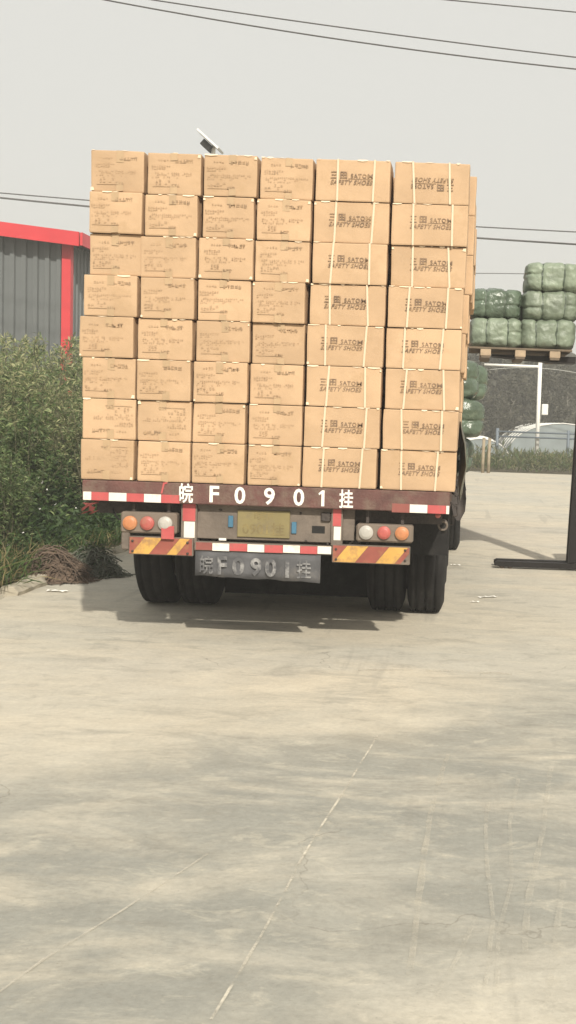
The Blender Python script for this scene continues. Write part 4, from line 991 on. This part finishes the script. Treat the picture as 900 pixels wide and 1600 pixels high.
# white flowers
X, Y = scatter(70, -6, KX - .2, 10.8, 15); P = np.stack([X, Y, hum(X, Y) + .14], 1)
o = link('white_flowers', leaf_mesh('white_flowers', np.repeat(P, 3, 0), rng.normal(size=(210, 3)) + np.array([0, -.5, .6]), np.full(210, .022), np.full(210, .02), ['petal'], 0)); tag(o, 'small white flowers dotted over the undergrowth', 'flowers', kind='stuff')
def heap(name, c, rx, rh, n, matn, label, seed, leaves=None):
    rr = random.Random(seed); mb = MB()
    for k in range(n):
        a = rr.uniform(0, 2 * math.pi); r0 = rx * math.sqrt(rr.random()); az = rr.uniform(0, 2 * math.pi); ln = rr.uniform(.10, .30)
        x0, y0 = r0 * math.cos(a), r0 * math.sin(a) * .8; top = rh * max(.05, 1 - (r0 / rx) ** 2) * rr.uniform(.6, 1.02)
        pts = []
        for i in range(5):
            t = i / 4 - .5; x = x0 + math.cos(az) * ln * t; yy = y0 + math.sin(az) * ln * t
            pts.append((x, yy, max(.012, top - ln * .9 * t * t * rr.uniform(.7, 1.3) + rr.uniform(-.008, .008))))
        q = rr.uniform(.003, .007); mb.tube(pts, [q, q, q, q * .8, q * .4], 4, cap=False)
    root = empty(name, c); mb.build('stalks', matn, root)
    core = MB(); vs = []; nn = 14
    for i in range(5):
        for k in range(nn):
            t = 2 * math.pi * k / nn; rr_ = rx * (1 - i / 4.2) * (.9 + .25 * mnoise.noise(Vector((math.cos(t) * 2, math.sin(t) * 2, seed + i * .3)))); vs.append((rr_ * math.cos(t), rr_ * .8 * math.sin(t), rh * .68 * (1 - (1 - i / 4) ** 2) + .01))
    core.add(vs, [(i * nn + k, i * nn + (k + 1) % nn, (i + 1) * nn + (k + 1) % nn, (i + 1) * nn + k) for i in range(4) for k in range(nn)] + [tuple(4 * nn + k for k in range(nn))], 0, True)
    core.build('matted_core', matn, root)
    if leaves:
        m = 900; a = rng.uniform(0, 6.28, m); r = rx * np.sqrt(rng.uniform(0, 1, m)); P = np.stack([r * np.cos(a), r * np.sin(a) * .8, rh * np.clip(1 - (r / rx) ** 2, .05, 1) * rng.uniform(.7, 1.1, m)], 1)
        link('withered_leaves', leaf_mesh('withered_leaves', P, rng.normal(size=(m, 3)), np.full(m, .04), np.full(m, .018), leaves, .1), root)
    tag(root, label, 'brush heap'); return root
p = ground(72, 909); heap('brush_heap', (p.x, p.y + .12, .0), .36, .33, 620, 'dead', 'brown heap of dead matted stalks lying across the kerb', 3)
p = ground(136, 902); heap('brush_heap', (p.x, p.y + .12, .0), .30, .30, 260, 'drygrey', 'grey-green heap of withered weeds on the kerb near the trailer tyre', 5, ['weed2', 'far2'])
# paper scraps on the concrete
def scrap(px, py, lx, ly, rz_, label):
    p = ground(px, py); mb = MB(); n = 6; vs = []
    for i in range(n + 1):
        for j in (0, 1): vs.append(((i / n - .5) * lx + random.uniform(-.01, .01), (j - .5) * ly * random.uniform(.6, 1.1), .006 + .012 * abs(math.sin(i * 1.9 + j))))
    mb.add(vs, [(2 * i, 2 * i + 2, 2 * i + 3, 2 * i + 1) for i in range(n)]); o = mb.build('paper_scrap', 'paper', None, (p.x, p.y, 0)); o.rotation_euler = (0, 0, rz_)
    tag(o, label, 'scrap', 'scraps on the concrete')
scrap(763, 934, .19, .05, .5, 'white scrap on the concrete between trailer tyre and stacker leg')
scrap(742, 942, .09, .03, .1, 'thin white scrap beside the larger one, right of the trailer tyre')
scrap(90, 925, .18, .06, -.1, 'white scrap on the concrete before the brown brush heap')
scrap(712, 884, .12, .04, 0, 'small pale scrap just right of the rear tyre')

# ------------------------------------------------------------------ far side of the yard
o = link('far_weeds', weeds('far_weeds', 26000, -6, 22, 39.9, 44.5, lambda X, Y: .35 + .25 * np.sin(X * 1.7) * np.sin(X * .6 + Y) + .25 * (Y - 40) / 4, .30, .035, ['strip', 'strip2', 'weed3'], [.5, .3, .2], up=1.3, zb=0)); tag(o, 'strip of rough weeds along the far edge of the concrete', 'weeds', kind='stuff')
FD = 45.0
pb = at_y(838, 724, FD); pt = at_y(843, 566, FD)
wp = empty('white_pole', (pb.x, FD, 0)); tag(wp, 'white steel pole with long top arm and small box beyond the yard', 'pole')
mb = MB(); mb.tube([(0, 0, -.02), (0, 0, pt.z)], .075, 12); mb.build('post', 'white_steel', wp)
pa = at_y(757, 564, FD); MB().tube([(.03, 0, pt.z - .16), (pa.x - pb.x, 0, pt.z - .16)], .05, 10).build('arm', 'white_steel', wp)
pbx = at_y(850, 640, FD); MB().box((pbx.x - pb.x + .03, -.02, pbx.z), (.23, .16, .40), bev=.02).build('control_box', 'white_steel', wp)
for x_, lab in ((754, 'rust-stained post at the yard edge beside the trailer, left of two'), (763, 'rust-stained post at the yard edge, right of two')):
    q = at_y(x_, 745, 38.6); o = MB().tube([(0, 0, -.02), (.0, 0, .6), (.01, 0, 1.12)], [.055, .05, .05], 8); oo = o.build('marker_post', 'rust_post', None, (q.x, 38.9, 0)); tag(oo, lab, 'post', 'rusty posts at the yard edge')
fr = empty('rail_fence', (at_y(890, 700, 43.9).x, 44.6, 0)); tag(fr, 'grey-blue two-rail fence before the milky tunnel', 'fence')
for k in range(5): MB().tube([(-2.6 + k * 2.6 - 0.0, 0, 0), (-2.6 + k * 2.6, 0, 1.42)], .06, 8).build('post', 'rail_blue', fr)
for z in (1.30, 1.12): MB().tube([(-2.6, -.02, z), (8, -.02, z)], .035, 6).build('rail', 'rail_blue', fr)
def tunnel(cx, yy, w, h, ln, label):
    root = empty('polytunnel', (cx, yy, 0)); n = 16
    arc = [(w / 2 * math.cos(math.pi * k / n), h * math.sin(math.pi * k / n) ** .8) for k in range(n + 1)]
    arc = [(x, z * (1 - .06 * abs(x) / w)) for x, z in arc]
    mb = MB(); m = 12; vs = []
    for i in range(m + 1):
        sag = -.05 * (i % 2)
        for x, z in arc: vs.append((x * (1 + sag * .6), ln * i / m, z + sag * z / h))
    k1 = n + 1
    mb.add(vs, [(i * k1 + k, i * k1 + k + 1, (i + 1) * k1 + k + 1, (i + 1) * k1 + k) for i in range(m) for k in range(n)], 0, True)
    mb.add([(x, 0.01, z) for x, z in arc], [tuple(range(k1))]); mb.build('film', 'tunnel', root)
    for i in range(0, m + 1, 2): MB().tube([(x * 1.01, ln * i / m, z * 1.01) for x, z in arc], .022, 5).build('hoop', 'white_steel', root)
    tag(root, label, 'polytunnel', 'polytunnels beyond the yard')
q = at_y(880, 663, 48); tunnel(q.x, 48, 4.5, q.z + .02, 14, 'large milky plastic tunnel behind the grey-blue rail fence')
q = at_y(752, 686, 47); tunnel(q.x, 47.5, 2.3, q.z, 10, 'smaller pale tunnel showing right beside the trailer, left of the white pole')
# small trees beyond
def tree_proto(seed, h, n):
    rr = random.Random(seed); tk = MB(); pts = [Vector((0, 0, 0))]
    for k in range(1, 7): pts.append(Vector((rr.uniform(-.07, .07) * k, rr.uniform(-.07, .07) * k, h * .95 * k / 6)))
    tk.tube(pts, [.075 * (1 - .13 * k) for k in range(7)], 7); P = []; D = []
    for b in range(26):
        t = rr.uniform(.15, .98); k = min(5, int(t * 6)); p = pts[k].lerp(pts[k + 1], t * 6 - k); a = rr.uniform(0, 6.28); ln = (1.25 - .85 * t) * rr.uniform(.5, 1.0)
        e = p + Vector((math.cos(a) * ln, math.sin(a) * ln, ln * rr.uniform(.3, .9))); tk.tube([p, p.lerp(e, .5) + Vector((0, 0, -.03)), e], [.02, .013, .005], 4, cap=False)
        for q in range(n // 26):
            u = rr.random(); c = p.lerp(e, .15 + .85 * u); P.append(tuple(c + Vector((rr.gauss(0, .16), rr.gauss(0, .16), rr.gauss(0, .16))))); D.append((rr.gauss(0, 1), rr.gauss(0, 1), rr.gauss(0, .8)))
    P = np.array(P); m = len(P)
    return tk.data('trunk', 'bark'), leaf_mesh('crown', P, np.array(D), rng.uniform(.09, .2, m), rng.uniform(.05, .10, m), ['far', 'far2'], .1, [.65, .35])
TP = [tree_proto(s, h, 1900) for s, h in ((1, 4.9), (2, 4.6), (3, 5.0))]
k = 0
for row, (D_, x0, x1, st_) in enumerate(((57, -3.5, 13, 1.15), (63, -4, 15, 1.35))):
    x = x0
    names = []
    while x < x1: names.append(x); x += st_ * random.uniform(.8, 1.2)
    for i, x in enumerate(names):
        o = empty('young_tree', (x, D_ + random.uniform(-1.5, 1.5), 0), random.uniform(0, 6.28)); s = random.uniform(.86, 1.0); o.scale = (s, s, s)
        a, b = TP[k % 3]; link('trunk', a, o); link('crown', b, o); k += 1
        tag(o, 'slim grey-green young tree in the %s row beyond the tunnels, %s from the left' % (('front', 'rear')[row], ORD[i] if i < 12 else 'number ' + ['thirteenth', 'fourteenth', 'fifteenth', 'sixteenth', 'seventeenth', 'eighteenth', 'nineteenth'][min(i - 12, 6)]), 'tree', 'young trees beyond the yard')
n = 70000; X = rng.uniform(-16, 30, n); Y = rng.uniform(69, 76, n); Z = rng.uniform(0, 1, n) ** .9 * (5.6 + .3 * np.sin(X * .9) + .2 * np.sin(X * 2.3)) 
o = link('far_wood', leaf_mesh('far_wood', np.stack([X, Y, Z], 1), rng.normal(size=(n, 3)), rng.uniform(.35, .65, n), rng.uniform(.2, .4, n), ['far', 'far2'], .1, [.7, .3])); tag(o, 'hazy grey-green wood closing the view beyond the yard', 'wood', kind='stuff')

# ------------------------------------------------------------------ solar lamp behind the truck
SD = 30.0
p0, p1 = at_y(312, 206, SD), at_y(345, 236, SD); pc = (p0 + p1) / 2
sl = empty('solar_street_lamp', (pc.x + .08, SD, 0)); tag(sl, 'street lamp topped by a tilted white-edged solar panel, rising behind the cartons', 'street lamp')
dv = (p1 - p0); ang = math.atan2(-dv.z, dv.x); ln = dv.length
rotp = Matrix.Rotation(ang, 3, 'Y'); cp_ = Vector((-.08, 0, pc.z))
pan = MB().box(cp_, (ln, .62, .06), rot=rotp, bev=.008).build('panel_frame', 'alu', sl)
MB().box(cp_ + rotp @ Vector((0, 0, .0315)), (ln - .05, .57, .004), rot=rotp).build('solar_cells', 'solar', pan)
MB().box(cp_ + rotp @ Vector((.02, 0, -.13)), (.26, .34, .16), rot=rotp, bev=.01).build('battery_box', 'black', sl)
MB().tube([(0, 0, 0), (0, 0, pc.z - .2), (.02, 0, pc.z - .06)], [.08, .05, .04], 10).build('pole', 'white_steel', sl)
mb = MB(); mb.tube([(0, 0, pc.z - 1.0), (.9, 0, pc.z - .8)], .03, 8); mb.box((1.15, 0, pc.z - .77), (.55, .22, .07), bev=.02); mb.build('lamp_arm', 'white_steel', sl)

# ------------------------------------------------------------------ overhead wires
def wire(pix, D_, r, label, matn='cable', x0=-45, x1=45, name='overhead_wire', group='overhead wires'):
    W = [at_y(px, py, D_) for px, py in pix]
    if len(W) == 2: co = np.polyfit([w.x for w in W], [w.z for w in W], 1)
    else: co = np.polyfit([w.x for w in W], [w.z for w in W], 2)
    xs = np.linspace(x0, x1, 40); mb = MB(); mb.tube([(float(x), 0, float(np.polyval(co, x))) for x in xs], r, 6)
    o = mb.build(name, matn, None, (0, D_, 0)); tag(o, label, 'wire', group)
wire([(165, 0), (480, 54), (900, 108)], 22, .013, 'lower of two thick dark wires crossing the top of the sky', x0=-14, x1=9)
wire([(240, 0), (560, 46.5), (900, 89.5)], 22.5, .012, 'upper of two thick dark wires crossing the top of the sky', x0=-14, x1=9)
wire([(690, -1), (900, 19)], 24, .012, 'single dark wire cutting the top right corner of the sky', x0=-9, x1=9)
wire([(0, 302), (135, 312), (745, 355), (900, 362)], 42, .022, 'thin upper wire passing behind the cartons at roof height')
wire([(0, 310), (135, 321), (745, 373), (900, 381)], 42.5, .034, 'thicker lower wire passing behind the cartons at roof height')
wire([(740, 427), (830, 428), (900, 430)], 62, .022, 'faint lowest wire running behind the green bales', x0=-20, x1=30)
wire([(740, 581), (800, 577), (840, 573), (900, 583)], 45.3, .012, 'pale slack cable below the raised pallet by the white pole', 'cable_pale', x0=.3, x1=5.5)

# ------------------------------------------------------------------ haze
mh = bpy.data.materials.new('haze'); mh.use_nodes = True; t = mh.node_tree; t.nodes.clear()
o_ = N(t, 'ShaderNodeOutputMaterial'); v = N(t, 'ShaderNodeVolumePrincipled'); v.inputs['Color'].default_value = (.95, .94, .90, 1); v.inputs['Density'].default_value = .0038
t.links.new(v.outputs[0], o_.inputs['Volume'])
hz_ = MB().box((0, 40, 6.5), (140, 120, 16)); M['haze'] = mh
ho = hz_.build('haze', 'haze'); ho['kind'] = 'stuff'; ho['label'] = 'pale summer haze over the whole yard'
